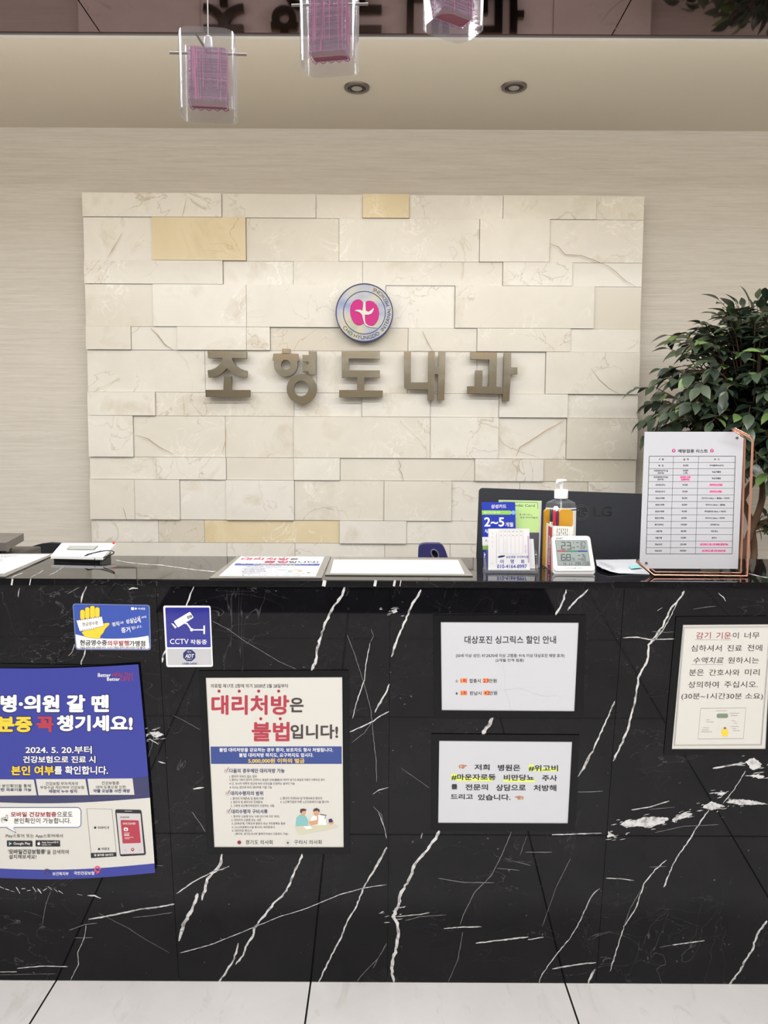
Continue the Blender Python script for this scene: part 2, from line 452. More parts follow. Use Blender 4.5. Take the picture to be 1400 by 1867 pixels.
def rr(x0, y0, x1, y1, r, n=5):
    """rounded rectangle outline"""
    out = []
    for cx, cy, a0 in ((x1 - r, y0 + r, -90), (x1 - r, y1 - r, 0), (x0 + r, y1 - r, 90), (x0 + r, y0 + r, 180)):
        for k in range(n + 1):
            a = R(a0 + 90 * k / n); out.append((cx + r * math.cos(a), cy + r * math.sin(a)))
    return out
def rquad(q, r, n=5):
    """rounded quad"""
    out = []
    for i in range(4):
        p, a, b = V(q[i]), V(q[i - 1]), V(q[(i + 1) % 4])
        p0 = p + (a - p).normalized() * r; p1 = p + (b - p).normalized() * r
        for k in range(n + 1):
            t = k / n; z = p0 * (1 - t) ** 2 + p * 2 * t * (1 - t) + p1 * t * t; out.append((z.x, z.y))
    return out
def Z(ox, oy, s): return lambda x, y: (ox + x / s, oy + y / s)
def on(plane, conv):
    return lambda x, y, off=0.0: plane.pt(*conv(x, y), off)
def arc(cx, cy, r, a0, a1, n=10, ry=None):
    return [(cx + r * math.cos(R(a0 + (a1 - a0) * k / n)), cy + (ry or r) * math.sin(R(a0 + (a1 - a0) * k / n))) for k in range(n + 1)]

# ================================================================== the setting
def slab(name, x0, x1, y0, y1, z0, z1, m):
    return struct(MB().box(((x0 + x1) / 2, (y0 + y1) / 2, (z0 + z1) / 2), (x1 - x0, y1 - y0, z1 - z0), m).build(name))
RX, RY0 = 3.2, -4.0
slab('floor', -RX, RX, RY0, WALL_Y, -0.05, 0, M_FLOOR)
slab('wall_back', -RX, RX, WALL_Y, WALL_Y + 0.1, -0.05, 2.75, M_WALL)
slab('wall_left', -RX - 0.1, -RX, RY0, WALL_Y, -0.05, 2.75, M_WHITEWALL)
slab('wall_right', RX, RX + 0.1, RY0, WALL_Y, -0.05, 2.75, M_WHITEWALL)
slab('wall_entrance', -RX, RX, RY0 - 0.1, RY0, -0.05, 2.75, M_WHITEWALL)
slab('ceiling', -RX, RX, PLUM_Y1 + 0.02, WALL_Y, CEIL_Z, CEIL_Z + 0.1, M_CEIL)
struct(MB().box((0, -1.85, 2.625), (2 * RX, 4.3, 0.05), M_WHITEWALL).build('ceiling_waiting_room'))
# dropped mirror soffit over the counter, made of sheets about 1.26 m wide with open joints
sf = MB(); xs = [-3.2, -1.965, -0.705, 0.555, 1.815, 3.2]
for a, b in zip(xs, xs[1:]):
    sf.box(((a + b) / 2, (0.30 + PLUM_Y1) / 2, PLUM_Z + 0.006), (b - a - 0.003, PLUM_Y1 - 0.30, 0.012), M_PLUM)
sf.box((0, (0.30 + PLUM_Y1) / 2, PLUM_Z + 0.16), (2 * RX, PLUM_Y1 - 0.30 - 0.02, 0.29), M_CEIL)
struct(sf.build('ceiling_soffit'))
tr = MB().box((0, PLUM_Y1 + 0.004, PLUM_Z + 0.006), (2 * RX, 0.008, 0.016), M_STEEL)
tr.box((0, PLUM_Y1 + 0.016, PLUM_Z + 0.010), (2 * RX, 0.014, 0.022), M_TRIM)
struct(tr.build('trim_1'))

struct(MB().box((-.13, -.75, .002), (1.9, 1.06, .004), mat('reflection_slab_dark', (30, 30, 38), .35)).build('reflected_dark_slab'))  # unseen dark slab, added only so the counter front reflects a dark band

# ------------------------------------------------------------------ marble feature panel
rows_y = [354.8, 398.6, 477.2, 520.6, 597.8, 640.2, 716.8, 760, 835.2, 876, 949, 990.6, 1064]
splits = [
    [149, 405, 576, 661, 746, 917, 1087, 1171], [151, 278, 449, 618, 874, 1001, 1171],
    [154, 407, 535, 661, 916, 1042, 1168], [155, 280, 450, 703, 829, 1082, 1165],
    [156, 240, 324, 450, 493, 744, 869, 1039, 1163], [157, 374, 577, 743, 869, 994, 1162],
    [160, 284, 536, 660, 784, 909, 1034, 1160], [161, 244, 411, 536, 784, 908, 1032, 1158],
    [162, 287, 413, 536, 620, 865, 990, 1156], [164, 247, 329, 413, 537, 700, 823, 947, 1071, 1156],
    [166, 289, 373, 619, 741, 910, 1155], [168, 414, 538, 701, 820, 950, 1154]]
tan = {(0, 3): 1, (1, 1): 1, (10, 2): 1, (8, 6): 0, (10, 1): 0}
pale = {(8, 6): .9, (10, 1): .95, (3, 5): .95, (4, 4): .9, (7, 6): .6, (5, 6): .1, (3, 0): .6, (3, 4): .5}
high = {(0, 0), (0, 3), (1, 1), (2, 0), (3, 1), (3, 4), (4, 0), (4, 2), (4, 3), (6, 0), (6, 3), (7, 0), (7, 3), (5, 5), (6, 5), (7, 4), (7, 6), (8, 3), (8, 1),
        (9, 0), (9, 1), (9, 3), (9, 5), (8, 5), (10, 3), (2, 4), (1, 4), (4, 6), (3, 2)}
panel = MB(); rnd = random.Random(3)
xl, xr = PANEL.pt(160, 700).x, PANEL.pt(1164, 700).x
ztop = PANEL.pt(660, rows_y[0]).z
for r, sp in enumerate(splits):
    z1 = PANEL.pt(660, rows_y[r]).z; z0 = PANEL.pt(660, rows_y[r + 1]).z
    for k, (a, b) in enumerate(zip(sp, sp[1:])):
        ym = (rows_y[r] + rows_y[r + 1]) / 2
        x0 = xl if k == 0 else PANEL.pt(a, ym).x; x1 = xr if k == len(sp) - 2 else PANEL.pt(b, ym).x
        out = 0.011 if (r, k) in high else (0.0 if rnd.random() < .7 else 0.004)
        y = PANEL_Y - out
        m = M_TAN if tan.get((r, k)) else M_CREAM
        t = (pale.get((r, k), rnd.choice([0, 0.05, .1, .25, .4])), rnd.random(), rnd.random())
        e = 0.0007
        panel.prism([(x0 + e, y, z0 + e), (x1 - e, y, z0 + e), (x1 - e, y, z1 - e), (x0 + e, y, z1 - e)], (0, WALL_Y - 0.014 - y, 0), m, tile=t)
panel.box(((xl + xr) / 2, WALL_Y - 0.008, (ztop + 0.80) / 2), (xr - xl - 0.004, 0.012, ztop - 0.80), M_CREAM)
# brown cracks that run through single tiles
pp = Print(panel, lambda x, y, off=0: PANEL.pt(x, y, 0.0115 + off), 0.0, 0.0002)
M_CRACK = mat('crack_line', (150, 128, 98), 0.4)
M_CRACKB = mat('ochre_crack', (178, 142, 92), 0.4)
for pts, w, m in [([(274, 598), (288, 612), (300, 628), (317, 639)], 1.4, M_CRACK), ([(247, 793), (270, 800), (290, 815), (316, 828)], 1.1, M_CRACK),
        ([(941, 832), (948, 815), (965, 805), (995, 785), (1028, 767)], 1.3, M_CRACKB), ([(726, 838), (731, 850), (727, 856), (733, 864), (735, 878)], 1.0, M_CRACK),
        ([(1002, 444), (1018, 450), (1030, 464), (1060, 466), (1085, 475), (1108, 485)], 1.1, M_CRACK), ([(1105, 482), (1122, 495), (1140, 512), (1158, 522)], 1.0, M_CRACK),
        ([(405, 825), (411, 805), (412, 780)], 1.2, M_CRACKB), ([(224, 925), (228, 937), (231, 948)], 1.0, M_CRACK), ([(222, 426), (205, 455), (196, 470)], 1.0, M_CRACK),
        ([(1078, 672), (1092, 692), (1110, 708), (1130, 719)], 1.0, M_CRACK), ([(770, 604), (780, 625), (790, 642)], 1.1, M_CRACK), ([(340, 360), (335, 385), (332, 396)], .9, M_CRACK)]:
    pp.line(pts, [w * (0.4 if i in (0, len(pts) - 1) else 1) for i in range(len(pts))], m)
tag(panel.build('marble_feature_panel'), 'large cream marble panel of staggered blocks behind the counter, carrying the metal letters', 'wall panel')

# ------------------------------------------------------------------ metal letters
z7, z8 = Z(360, 620, 4.667), Z(660, 620, 4.667)
LY = PANEL_Y - 0.048
LPL = upright(LY)
def letter(pieces, label, pins):
    mb = MB()
    for conv, outer, hole in pieces:
        P = [LPL.pt(*conv(*p)) for p in outer]
        if hole is None:
            mb.prism(P[::-1], (0, 0.022, 0), M_BRASS, M_SIGNSIDE)
        else:       # ring-like piece: bridge outer and inner outlines
            n = len(outer); H = [LPL.pt(*conv(*p)) for p in hole]
            d = V((0, 0.022, 0)); vs = P + H + [p + d for p in P] + [p + d for p in H]
            fr = [[i, n + i, n + (i + 1) % n, (i + 1) % n] for i in range(n)]
            mb.add(vs, fr + [[2 * n + q for q in f[::-1]] for f in fr], M_BRASS)
            mb.add(vs, [[i, (i + 1) % n, 2 * n + (i + 1) % n, 2 * n + i] for i in range(n)] + [[n + i, 3 * n + i, 3 * n + (i + 1) % n, n + (i + 1) % n] for i in range(n)], M_SIGNSIDE)
    xs_ = [p.x for p in mb.v]; zs_ = [p.z for p in mb.v]
    cx = (min(xs_) + max(xs_)) / 2
    for q in pins:       # mounting pins to the stone
        p = LPL.pt(*pieces[0][0](*q)); mb.tube([(p.x, LY + 0.02, p.z), (p.x, PANEL_Y - 0.0112, p.z)], 0.003, M_SIGNSIDE, 6)
    o = mb.build('metal_letter', loc=(cx, LY, min(zs_)), recalc=True)
    return tag(o, label, 'letter', 'metal letters of the clinic name on the marble panel')
def ell(cx, cy, rx, ry, n, a0=0): return [(cx + rx * math.cos(2 * math.pi * k / n + a0), cy + ry * math.sin(2 * math.pi * k / n + a0)) for k in range(n)]
jo1 = [(85, 92), (417, 97), (415, 155), (292, 153), (302, 180), (325, 213), (360, 240), (395, 255), (422, 262), (417, 320), (375, 315), (330, 298), (290, 275), (250, 240),
       (215, 275), (175, 302), (135, 315), (92, 318), (85, 258), (125, 250), (160, 233), (190, 205), (206, 178), (210, 152), (88, 152)]
jo2 = [(225, 305), (288, 307), (287, 425), (447, 425), (444, 485), (68, 483), (68, 424), (220, 424)]
letter([(z7, jo1, None), (z7, jo2, None)], 'leftmost metal letter on the marble panel, arched legs above a flat base bar', [(250, 130), (110, 455), (410, 455)])
# second letter: cap bar over a ring, a ticked post, a big ring below
N = 48
ho = ell(750, 208, 102, 102, N); hi = ell(752, 210, 41, 43, N)
def capped(p):
    x, y = p
    if y < 172:     # push the upper half of the ring outline out to the cap bar
        if x < 712: return (max(638, 750 - (750 - x) * 1.3), 114 if y < 150 else 172) if x > 655 else (638, y if y > 140 else 114)
        if x > 792: return (min(868, 750 + (x - 750) * 1.3), 117 if y < 150 else 174) if x < 848 else (868, y if y > 140 else 117)
        return (x, 114)
    return p
letter([(z7, [capped(p) for p in ho], hi), (z7, [(718, 73), (788, 75), (788, 118), (718, 118)], None),
        (z7, [(945, 95), (1008, 97), (1005, 296), (945, 291), (945, 270), (893, 266), (893, 208), (945, 208), (945, 183), (893, 184), (893, 127), (945, 127)], None),
        (z7, ell(886, 415, 128, 127, N), ell(882, 412, 62, 66, N))], 'second metal letter from the left, ring on a bar above a larger ring', [(750, 130), (975, 200), (790, 415), (980, 415)])
letter([(z8, [(-175, 97), (152, 97), (152, 160), (-113, 156), (-113, 257), (152, 258), (152, 320), (18, 320), (18, 428), (177, 430), (175, 487), (-195, 487), (-195, 425), (-42, 425), (-42, 318), (-172, 318)], None)],
       'middle metal letter, square bracket on a stem and long base bar, below the round emblem', [(-140, 130), (-140, 280), (-150, 457), (140, 457)])
letter([(z8, [(357, 95), (417, 95), (415, 360), (562, 360), (565, 100), (620, 100), (620, 230), (650, 230), (652, 98), (711, 98), (700, 512), (642, 512), (648, 290), (618, 290), (612, 512), (558, 512), (560, 420), (385, 420), (358, 400)], None)],
       'fourth metal letter from the left, two tall posts joined by a short bridge', [(387, 130), (590, 470), (680, 470), (680, 130)])
letter([(z8, [(922, 103), (1148, 107), (1142, 397), (1200, 400), (1196, 457), (897, 453), (895, 393), (962, 393), (963, 258), (1026, 258), (1022, 395), (1076, 396), (1083, 166), (924, 163)], None),
        (z8, [(1210, 108), (1270, 108), (1268, 232), (1322, 232), (1322, 290), (1266, 290), (1252, 520), (1196, 520)], None)], 'rightmost metal letter, angled bracket on a base bar beside a tall post', [(950, 135), (930, 425), (1235, 150), (1225, 480)])

# ------------------------------------------------------------------ round emblem
zE = Z(590, 500, 9.333); EY = PANEL_Y - 0.042; EPL = upright(EY)
ec = EPL.pt(*zE(692, 655)); eR = (EPL.pt(*zE(1182, 655)) - ec).length
em = thing('round_emblem', 'round silver emblem with two magenta lobes on the marble panel above the letters', 'emblem', (ec.x, EY, ec.z))
def disc(r0, r1, y0, y1, m, n=64):
    mb = MB(); pr = [(r0, y0), (r1, y0), (r1, y1), (r0, y1)]; vs = []
    for k in range(n):
        a = 2 * math.pi * k / n
        vs += [(ec.x + r * math.cos(a), y, ec.z + r * math.sin(a)) for r, y in pr]
    fs = [[k * 4 + i, k * 4 + (i + 1) % 4, ((k + 1) % n) * 4 + (i + 1) % 4, ((k + 1) % n) * 4 + i] for k in range(n) for i in range(4)]
    return mb.add(vs, fs, m)
def silver():
    m = mat('pearly_silver', (205, 205, 200), 0.42, metal=0.75); g = NG(m); v = g.coord((6, 6, 9)); n = g.noise(v, 1.2, 2)
    g.l(g.ramp(n, [(0.3, (112, 120, 150)), (0.5, (150, 152, 156)), (0.62, (168, 160, 138)), (0.75, (128, 146, 138))]), g.b.inputs['Base Color']); return m
M_SILVER = silver()
disc(0.0001, eR * 0.985, EY, EY + 0.02, M_SILVER).build('plate', em, recalc=True)
disc(eR * 0.965, eR, EY - 0.002, EY + 0.021, M_NAVY).build('rim', em, recalc=True)
disc(eR * 0.715, eR * 0.74, EY - 0.0015, EY + 0.001, M_NAVY).build('inner_ring', em, recalc=True)
for dx, dz in ((-.5, .3), (.5, .3), (0, -.6)):
    MB().tube([(ec.x + dx * eR, EY + .019, ec.z + dz * eR), (ec.x + dx * eR, PANEL_Y - .0115, ec.z + dz * eR)], 0.006, M_SIGNSIDE, 8).build('mounting_pin', em)
mE = on(EPL, zE)
l1 = [(664, 470), (640, 440), (600, 426), (550, 432), (500, 465), (460, 530), (447, 610), (455, 690), (480, 770), (520, 830), (570, 862), (620, 865), (665, 845), (690, 825), (668, 780), (650, 690), (655, 600), (668, 530)]
l2 = [(705, 480), (740, 455), (790, 449), (850, 470), (900, 520), (935, 590), (945, 670), (930, 760), (890, 830), (840, 870), (790, 880), (740, 865), (708, 840), (700, 760), (712, 620), (705, 540)]
for l, nm in ((l1, 'lobe'), (l2, 'lobe')):
    MB().prism([mE(x, y, 0.004) for x, y in l][::-1], (0, 0.0045, 0), M_MAG).build(nm, em, recalc=True)
cr = [(680, 470), (712, 470), (714, 560), (718, 618), (760, 640), (810, 610), (848, 572), (853, 600), (820, 665), (760, 690), (700, 688), (702, 760), (712, 835), (760, 872), (840, 892), (910, 900), (905, 910), (800, 903),
      (730, 878), (694, 845), (675, 770), (655, 690), (610, 645), (560, 627), (525, 622), (560, 605), (620, 604), (662, 622), (670, 560)]
MB().prism([mE(x, y, 0.0065) for x, y in cr][::-1], (0, 0.006, 0), mat('emblem_white', (206, 202, 194), 0.45, metal=0.2)).build('cross_figure', em, recalc=True)
uv, fs = glyphs('CHO HYUNGDO  INTERNAL MEDICINE', 0.004, 3)
vs = []
for a, b, up_ in uv:
    an = R(214 + a * 216); rad = eR * (0.79 + 0.125 * b)
    vs.append((ec.x + rad * math.cos(an), EY - 0.0008 - up_, ec.z + rad * math.sin(an)))
MB().add(vs, fs, M_INK).build('ring_lettering', em)

# ------------------------------------------------------------------ downlights
def downlight(px, py, label):
    c = level(CEIL_Z).pt(px, py)
    t = thing('ceiling_downlight', label, 'ceiling light', (c.x, c.y, CEIL_Z), 'recessed downlights in the alcove ceiling')
    MB().lathe([(0.030, -0.001), (0.034, -0.007), (0.046, -0.005), (0.047, 0.0), (0.036, 0.0), (0.030, -0.001)], (c.x, c.y, CEIL_Z), M_STEEL, 40).build('trim_ring', t, smooth=True)
    MB().lathe([(0.0305, -0.003), (0.0275, -0.006), (0.024, -0.0075), (0.022, -0.004), (0.022, -0.0005)], (c.x, c.y, CEIL_Z), mat('dark_baffle', (70, 64, 60), 0.35, metal=.6), 36).build('baffle', t, smooth=True)
    MB().lathe([(0.021, -0.001), (0.020, -0.006), (0.012, -0.0085), (0.0, -0.009)], (c.x, c.y, CEIL_Z), mat('lamp_glass', (150, 144, 138), 0.15, coat=.6), 24).build('lamp', t, smooth=True)
    spot('downlight_beam', (c.x, c.y, CEIL_Z - 0.03), (R(0), 0, 0), 3.5, R(110), 0.8, (1, 0.97, 0.93), 0.02)
downlight(650.5, 159, 'left one of the two recessed ceiling downlights above the marble panel')
downlight(937, 158, 'right one of the two recessed ceiling downlights above the marble panel')

# ================================================================== counter
counter = thing('reception_counter', 'long black marble reception counter with a leaning front and white veins', 'counter', (0, 1.75, 0))
SEAM0, PW = 0.0138, 0.4915
veins = []      # (points in photo pixels, widths)
z5, z6, z7b, z8b = Z(230, 1040, 2.8), Z(640, 1040, 1.842), Z(0, 1480, 1.944), Z(680, 1380, 1.944)
def vn(conv, pts, w, thin=False): veins.append(([conv(*p) for p in pts], w, thin))
vn(z5, [(1115, 84), (1108, 115), (1095, 140), (1060, 185), (1035, 225), (1010, 285), (995, 330), (975, 410), (970, 460), (945, 512)], 5.2)
vn(z5, [(347, 84), (330, 120), (305, 178), (288, 250), (240, 330), (205, 400), (188, 435), (184, 470)], 3.6)
vn(z5, [(1340, 720), (1300, 740), (1262, 768), (1210, 795), (1140, 825)], 2.4)
vn(z5, [(1258, 768), (1215, 830), (1150, 880)], 1.0)
vn(z5, [(1245, 370), (1225, 470), (1215, 560), (1180, 660), (1155, 755)], 1.8)
vn(z5, [(1250, 300), (1262, 335), (1245, 370)], 1.0)
vn(z5, [(1128, 330), (1170, 440), (1215, 580), (1250, 720), (1262, 850), (1275, 960), (1278, 1080)], 1.1)
vn(z5, [(1342, 580), (1332, 610), (1312, 645), (1270, 725)], 3.6)
vn(z5, [(440, 258), (520, 300), (590, 350), (680, 405), (780, 465), (870, 505)], 0.9)
vn(z5, [(150, 800), (130, 900), (110, 960)], 0.7); vn(z5, [(120, 860), (165, 888)], 2.0); vn(z5, [(165, 975), (200, 985)], 3); vn(z5, [(340, 1115), (398, 1108)], 3)
vn(z5, [(15, 97), (35, 90), (60, 92)], 4); vn(z5, [(240, 740), (300, 770), (380, 815)], 0.6)
vn(z6, [(235, 64), (225, 85), (205, 110), (180, 175), (152, 240), (135, 290)], 4.4)
vn(z6, [(722, 64), (712, 105), (686, 152)], 4.0); vn(z6, [(795, 64), (780, 80), (760, 95), (727, 134)], 3.6)
vn(z6, [(1120, 68), (1105, 92), (1075, 125), (1045, 190), (1000, 250), (995, 300), (965, 360), (955, 430), (930, 530), (905, 590), (880, 640)], 4.2)
vn(z6, [(1098, 100), (1068, 165), (1040, 210), (1015, 238)], 2.0)
vn(z6, [(912, 226), (960, 224), (1000, 232), (1085, 230)], 2.2); vn(z6, [(1010, 205), (1060, 208), (1085, 206)], 1.0)
vn(z6, [(885, 440), (850, 520), (815, 600), (790, 640), (765, 690)], 3.2)
vn(z6, [(478, 492), (462, 520), (442, 552)], 8.0)
vn(z6, [(1232, 75), (1250, 90), (1258, 104)], 1.6); vn(z6, [(1030, 135), (1045, 125)], 2); vn(z6, [(1150, 130), (1200, 122), (1225, 120)], 1.2)
vn(z6, [(135, 138), (150, 132), (143, 145)], 3)
vn(z7b, [(788, 150), (783, 178), (770, 200), (735, 240), (726, 280), (716, 314)], 6.0)
vn(z7b, [(812, 193), (790, 203), (760, 210), (700, 240), (665, 262), (625, 290)], 2.6)
vn(z7b, [(700, 290), (693, 320), (680, 350), (650, 400), (640, 430), (634, 458)], 7.0)
vn(z7b, [(1072, 150), (1050, 200), (1020, 270), (1000, 300), (975, 320), (930, 375), (905, 410), (895, 440), (875, 470), (860, 510), (835, 542)], 4.4)
vn(z7b, [(845, 466), (836, 500), (825, 530), (800, 570), (773, 604)], 4.0)
vn(z7b, [(1370, 126), (1350, 165), (1330, 200), (1290, 265), (1265, 330), (1225, 400), (1210, 445), (1190, 480), (1150, 560), (1128, 606)], 3.2)
vn(z7b, [(638, 500), (690, 487), (750, 470), (850, 430), (990, 372), (1080, 345), (1200, 295), (1290, 270), (1370, 258)], 1.5)
vn(z7b, [(313, 381), (370, 372), (430, 360), (500, 345), (560, 338), (618, 327)], 3.0); vn(z7b, [(470, 375), (540, 368), (610, 357)], 1.0)
vn(z7b, [(60, 555), (150, 547), (240, 549)], 1.8); vn(z7b, [(0, 568), (60, 567)], 1.6); vn(z7b, [(0, 578), (90, 576), (200, 574)], .8)
vn(z7b, [(305, 398), (298, 450), (275, 500), (278, 540), (250, 598)], 1.3); vn(z7b, [(180, 280), (162, 330), (150, 400)], 0.8)
vn(z7b, [(350, 360), (450, 410), (520, 455), (600, 500)], 0.7)
for k in range(12): vn(z7b, [(k * 19, 266 + (k % 3) * 7), (k * 19 + 14, 272 + (k % 4) * 6)], 2.6)
vn(z7b, [(310, 297), (335, 297), (358, 307)], 3.0); vn(z7b, [(275, 292), (292, 296)], 2.2); vn(z7b, [(245, 420), (300, 400), (345, 395)], 1.2)
vn(z7b, [(265, 447), (330, 446)], 1.0); vn(z7b, [(680, 0), (705, 35), (728, 72)], 1.2); vn(z7b, [(1340, 0), (1360, 50), (1370, 95)], 1.4); vn(z7b, [(550, 190), (580, 192)], 1.0)
vn(z7b, [(1370, 470), (1340, 520), (1290, 570), (1262, 604)], 1.0)
vn(z8b, [(237, 262), (222, 290), (205, 310), (185, 340), (160, 365), (140, 400), (130, 430), (110, 465), (95, 490), (90, 520), (80, 545), (72, 567), (84, 590), (92, 625), (85, 670), (73, 715), (66, 760), (73, 802)], 6.2)
vn(z8b, [(75, 567), (170, 558), (200, 552)], 1.6); vn(z8b, [(115, 580), (170, 566), (260, 560)], 1.2)
vn(z8b, [(250, 608), (320, 603), (385, 602)], 2.0); vn(z8b, [(365, 660), (450, 650), (550, 638)], 3.0); vn(z8b, [(550, 648), (605, 639)], 2.2)
vn(z8b, [(490, 265), (460, 340), (420, 420), (360, 480), (320, 560), (308, 595)], 1.2); vn(z8b, [(318, 620), (300, 720), (265, 802)], 1.1); vn(z8b, [(545, 280), (520, 350)], .8)
vn(z8b, [(803, 467), (780, 485), (770, 500), (735, 580), (700, 640), (650, 700), (600, 770), (585, 806)], 1.9); vn(z8b, [(700, 360), (650, 460), (600, 600)], .8)
vn(z8b, [(790, 729), (745, 733), (700, 740), (635, 752)], 2.8); vn(z8b, [(788, 752), (770, 780), (762, 807)], 4.4)
vn(z8b, [(1190, 188), (1150, 245), (1110, 310), (1080, 350), (1060, 390), (1030, 462)], 2.6); vn(z8b, [(1320, 50), (1280, 115), (1240, 165)], 1.6)
vn(z8b, [(1040, 365), (1000, 400), (960, 450), (930, 540), (890, 600), (865, 680), (840, 760)], 2.2); vn(z8b, [(950, 470), (910, 540), (890, 600)], .9)
vn(z8b, [(1398, 580), (1360, 630), (1345, 680), (1320, 720), (1300, 760), (1260, 808)], 4.4); vn(z8b, [(1060, 667), (1110, 660), (1175, 651)], 2.0); vn(z8b, [(1015, 675), (1060, 667)], 1)
vn(z8b, [(1205, 40), (1240, 34), (1290, 26), (1320, 22)], 3.4); vn(z8b, [(1240, 32), (1280, 28), (1320, 30)], 2); vn(z8b, [(725, 124), (770, 124), (815, 121)], 1.2); vn(z8b, [(768, 0), (750, 40), (725, 70)], 2.0)
vn(z8b, [(915, 188), (980, 178), (1050, 156)], 2.0); vn(z8b, [(980, 186), (1070, 178)], .9); vn(z8b, [(635, 276), (700, 274), (810, 270)], 2.0); vn(z8b, [(1000, 268), (1100, 246), (1225, 240)], .9)
vn(z8b, [(825, 430), (880, 432), (925, 438)], 1.6); vn(z8b, [(230, 430), (320, 445), (430, 446)], 1.2); vn(z8b, [(440, 395), (520, 402)], .9); vn(z8b, [(500, 370), (560, 385)], 1)
vn(z8b, [(0, 405), (25, 360), (50, 322)], 2.4); vn(z8b, [(0, 132), (20, 118), (55, 108)], 1.6); vn(z8b, [(0, 175), (30, 205), (48, 285)], 1.0); vn(z8b, [(100, 40), (200, 110)], .7); vn(z8b, [(540, 338), (635, 338)], 1.2)
vn(z8b, [(0, 750), (20, 710), (48, 660)], 1.0); vn(z8b, [(170, 290), (175, 270)], 2); vn(z8b, [(980, 390), (1040, 388)], 1)
vn(Z(0, 950, 6.364), [(1000, 760), (990, 790), (965, 840), (955, 890), (940, 950)], 3.4); vn(Z(0, 950, 6.364), [(225, 780), (212, 830), (210, 880)], 1.6); vn(Z(0, 950, 6.364), [(930, 765), (780, 845)], 1.0)
vn(Z(120, 1080, 4.667), [(165, 490), (155, 540), (130, 590), (125, 640)], 2.6); vn(Z(120, 1080, 4.667), [(75, 440), (50, 515), (22, 540)], 1.4)
blobs = [(z8b, [(875, 240), (890, 228), (905, 222), (935, 224), (960, 212), (1000, 213), (1055, 217), (1035, 228), (1030, 237), (1000, 243), (985, 253), (940, 246), (900, 251)]),
         (z8b, [(1060, 222), (1080, 208), (1105, 196), (1135, 199), (1118, 215), (1075, 224), (1068, 234)]), (z8b, [(1163, 180), (1180, 168), (1200, 158), (1250, 175), (1225, 182), (1200, 189)]),
         (z8b, [(1250, 160), (1270, 152), (1300, 150), (1345, 155), (1400, 168), (1300, 170)]), (z8b, [(1318, 18), (1332, 8), (1352, 4), (1376, 24), (1370, 40), (1345, 47)]),
         (z8b, [(830, 286), (835, 264), (862, 281)]), (z8b, [(1218, 133), (1235, 124), (1255, 126), (1240, 138)]), (z8b, [(1330, 66), (1360, 62), (1388, 70), (1368, 78)]),
         (z5, [(113, 824), (135, 826), (160, 822), (190, 838), (150, 856)]), (z5, [(85, 845), (110, 842), (100, 860), (80, 866)]), (z7b, [(1393, 360), (1400, 340), (1400, 390)]),
         (z5, [(1352, 205), (1375, 195), (1385, 210), (1365, 220)])]
rv = random.Random(11)
def jag(pts, w):
    """roughen a vein so that it reads as stone"""
    P, W = [], []
    n = len(pts)
    for i in range(n - 1):
        (x0, y0), (x1, y1) = pts[i], pts[i + 1]; L = math.hypot(x1 - x0, y1 - y0); k = max(1, int(L / 5))
        for j in range(k):
            t = j / k; a = w * .22 + .25
            P.append((x0 + (x1 - x0) * t + rv.uniform(-a, a), y0 + (y1 - y0) * t + rv.uniform(-a, a) * .4)); W.append(w * rv.uniform(.6, 1.15))
    P.append(pts[-1]); W.append(w * .3); W[0] *= .5
    return P, W
mF = lambda x, y, off=0.0: FRONT.pt(x, y, off)
edges = [SEAM0 + PW * k for k in range(-4, 5)]
panels = []
for k in range(8):
    mb = MB(); x0, x1 = edges[k] + 0.0005, edges[k + 1] - 0.0005; Lf = (FRONT_TOP - FRONT_BOT).length
    q = [FRONT.xy(x0, 0.002), FRONT.xy(x1, 0.002), FRONT.xy(x1, Lf - 0.0008), FRONT.xy(x0, Lf - 0.0008)]
    d = -FRONT.n * 0.02; low = FRONT.v * -0.0035
    mb.add(q + [q[0] + d, q[1] + d, q[2] + d + low, q[3] + d + low], [[0, 1, 2, 3], [7, 6, 5, 4], [0, 4, 5, 1], [1, 5, 6, 2], [2, 6, 7, 3], [3, 7, 4, 0]], M_BLACK); panels.append(mb)
def pan(px, py):
    x = FRONT.pt(px, py).x
    return panels[min(7, max(0, int((x - edges[0]) // PW)))]
for pts, w, th in veins:
    P, W = jag(pts, w * 0.92); segs = []
    for i, p in enumerate(P):       # a vein changes panel where it crosses a joint
        b = pan(*p)
        if not segs or segs[-1][0] is not b: segs.append((b, [P[i - 1]] if segs else [], [W[i - 1]] if segs else []))
        segs[-1][1].append(p); segs[-1][2].append(W[i])
    for b, pp_, ww in segs:
        if len(pp_) > 1: Print(b, mF, 0.0002).line(pp_, ww, M_VEIN if w > 1.25 else M_VEIN_THIN)
for conv, pts in blobs:
    pts = [conv(*p) for p in pts]; rough = []
    for (x0, y0), (x1, y1) in zip(pts, pts[1:] + pts[:1]):      # broken, jagged outline
        k = max(1, int(math.hypot(x1 - x0, y1 - y0) / 2.5))
        rough += [(x0 + (x1 - x0) * j / k + rv.uniform(-1.3, 1.3), y0 + (y1 - y0) * j / k + rv.uniform(-.9, .9)) for j in range(k)]
    Print(pan(*pts[0]), mF, 0.0003).poly(rough, M_VEIN)
    for _ in range(9):
        x, y = pts[rv.randrange(len(pts))]; x += rv.uniform(-22, 22); y += rv.uniform(-6, 6); a = rv.uniform(1.5, 6)
        Print(pan(x, y), mF, 0.00025).line([(x - a, y + rv.uniform(0, 1.5)), (x, y), (x + a, y - rv.uniform(0, 1.5))], [.4, rv.uniform(.8, 1.8), .4], M_VEIN)
for mb in panels: mb.build('front_panel', counter)
body = MB()
b0, b1 = FRONT.xy(0, 0.002, -0.0205), FRONT.xy(0, Lf - 0.0045, -0.0205)
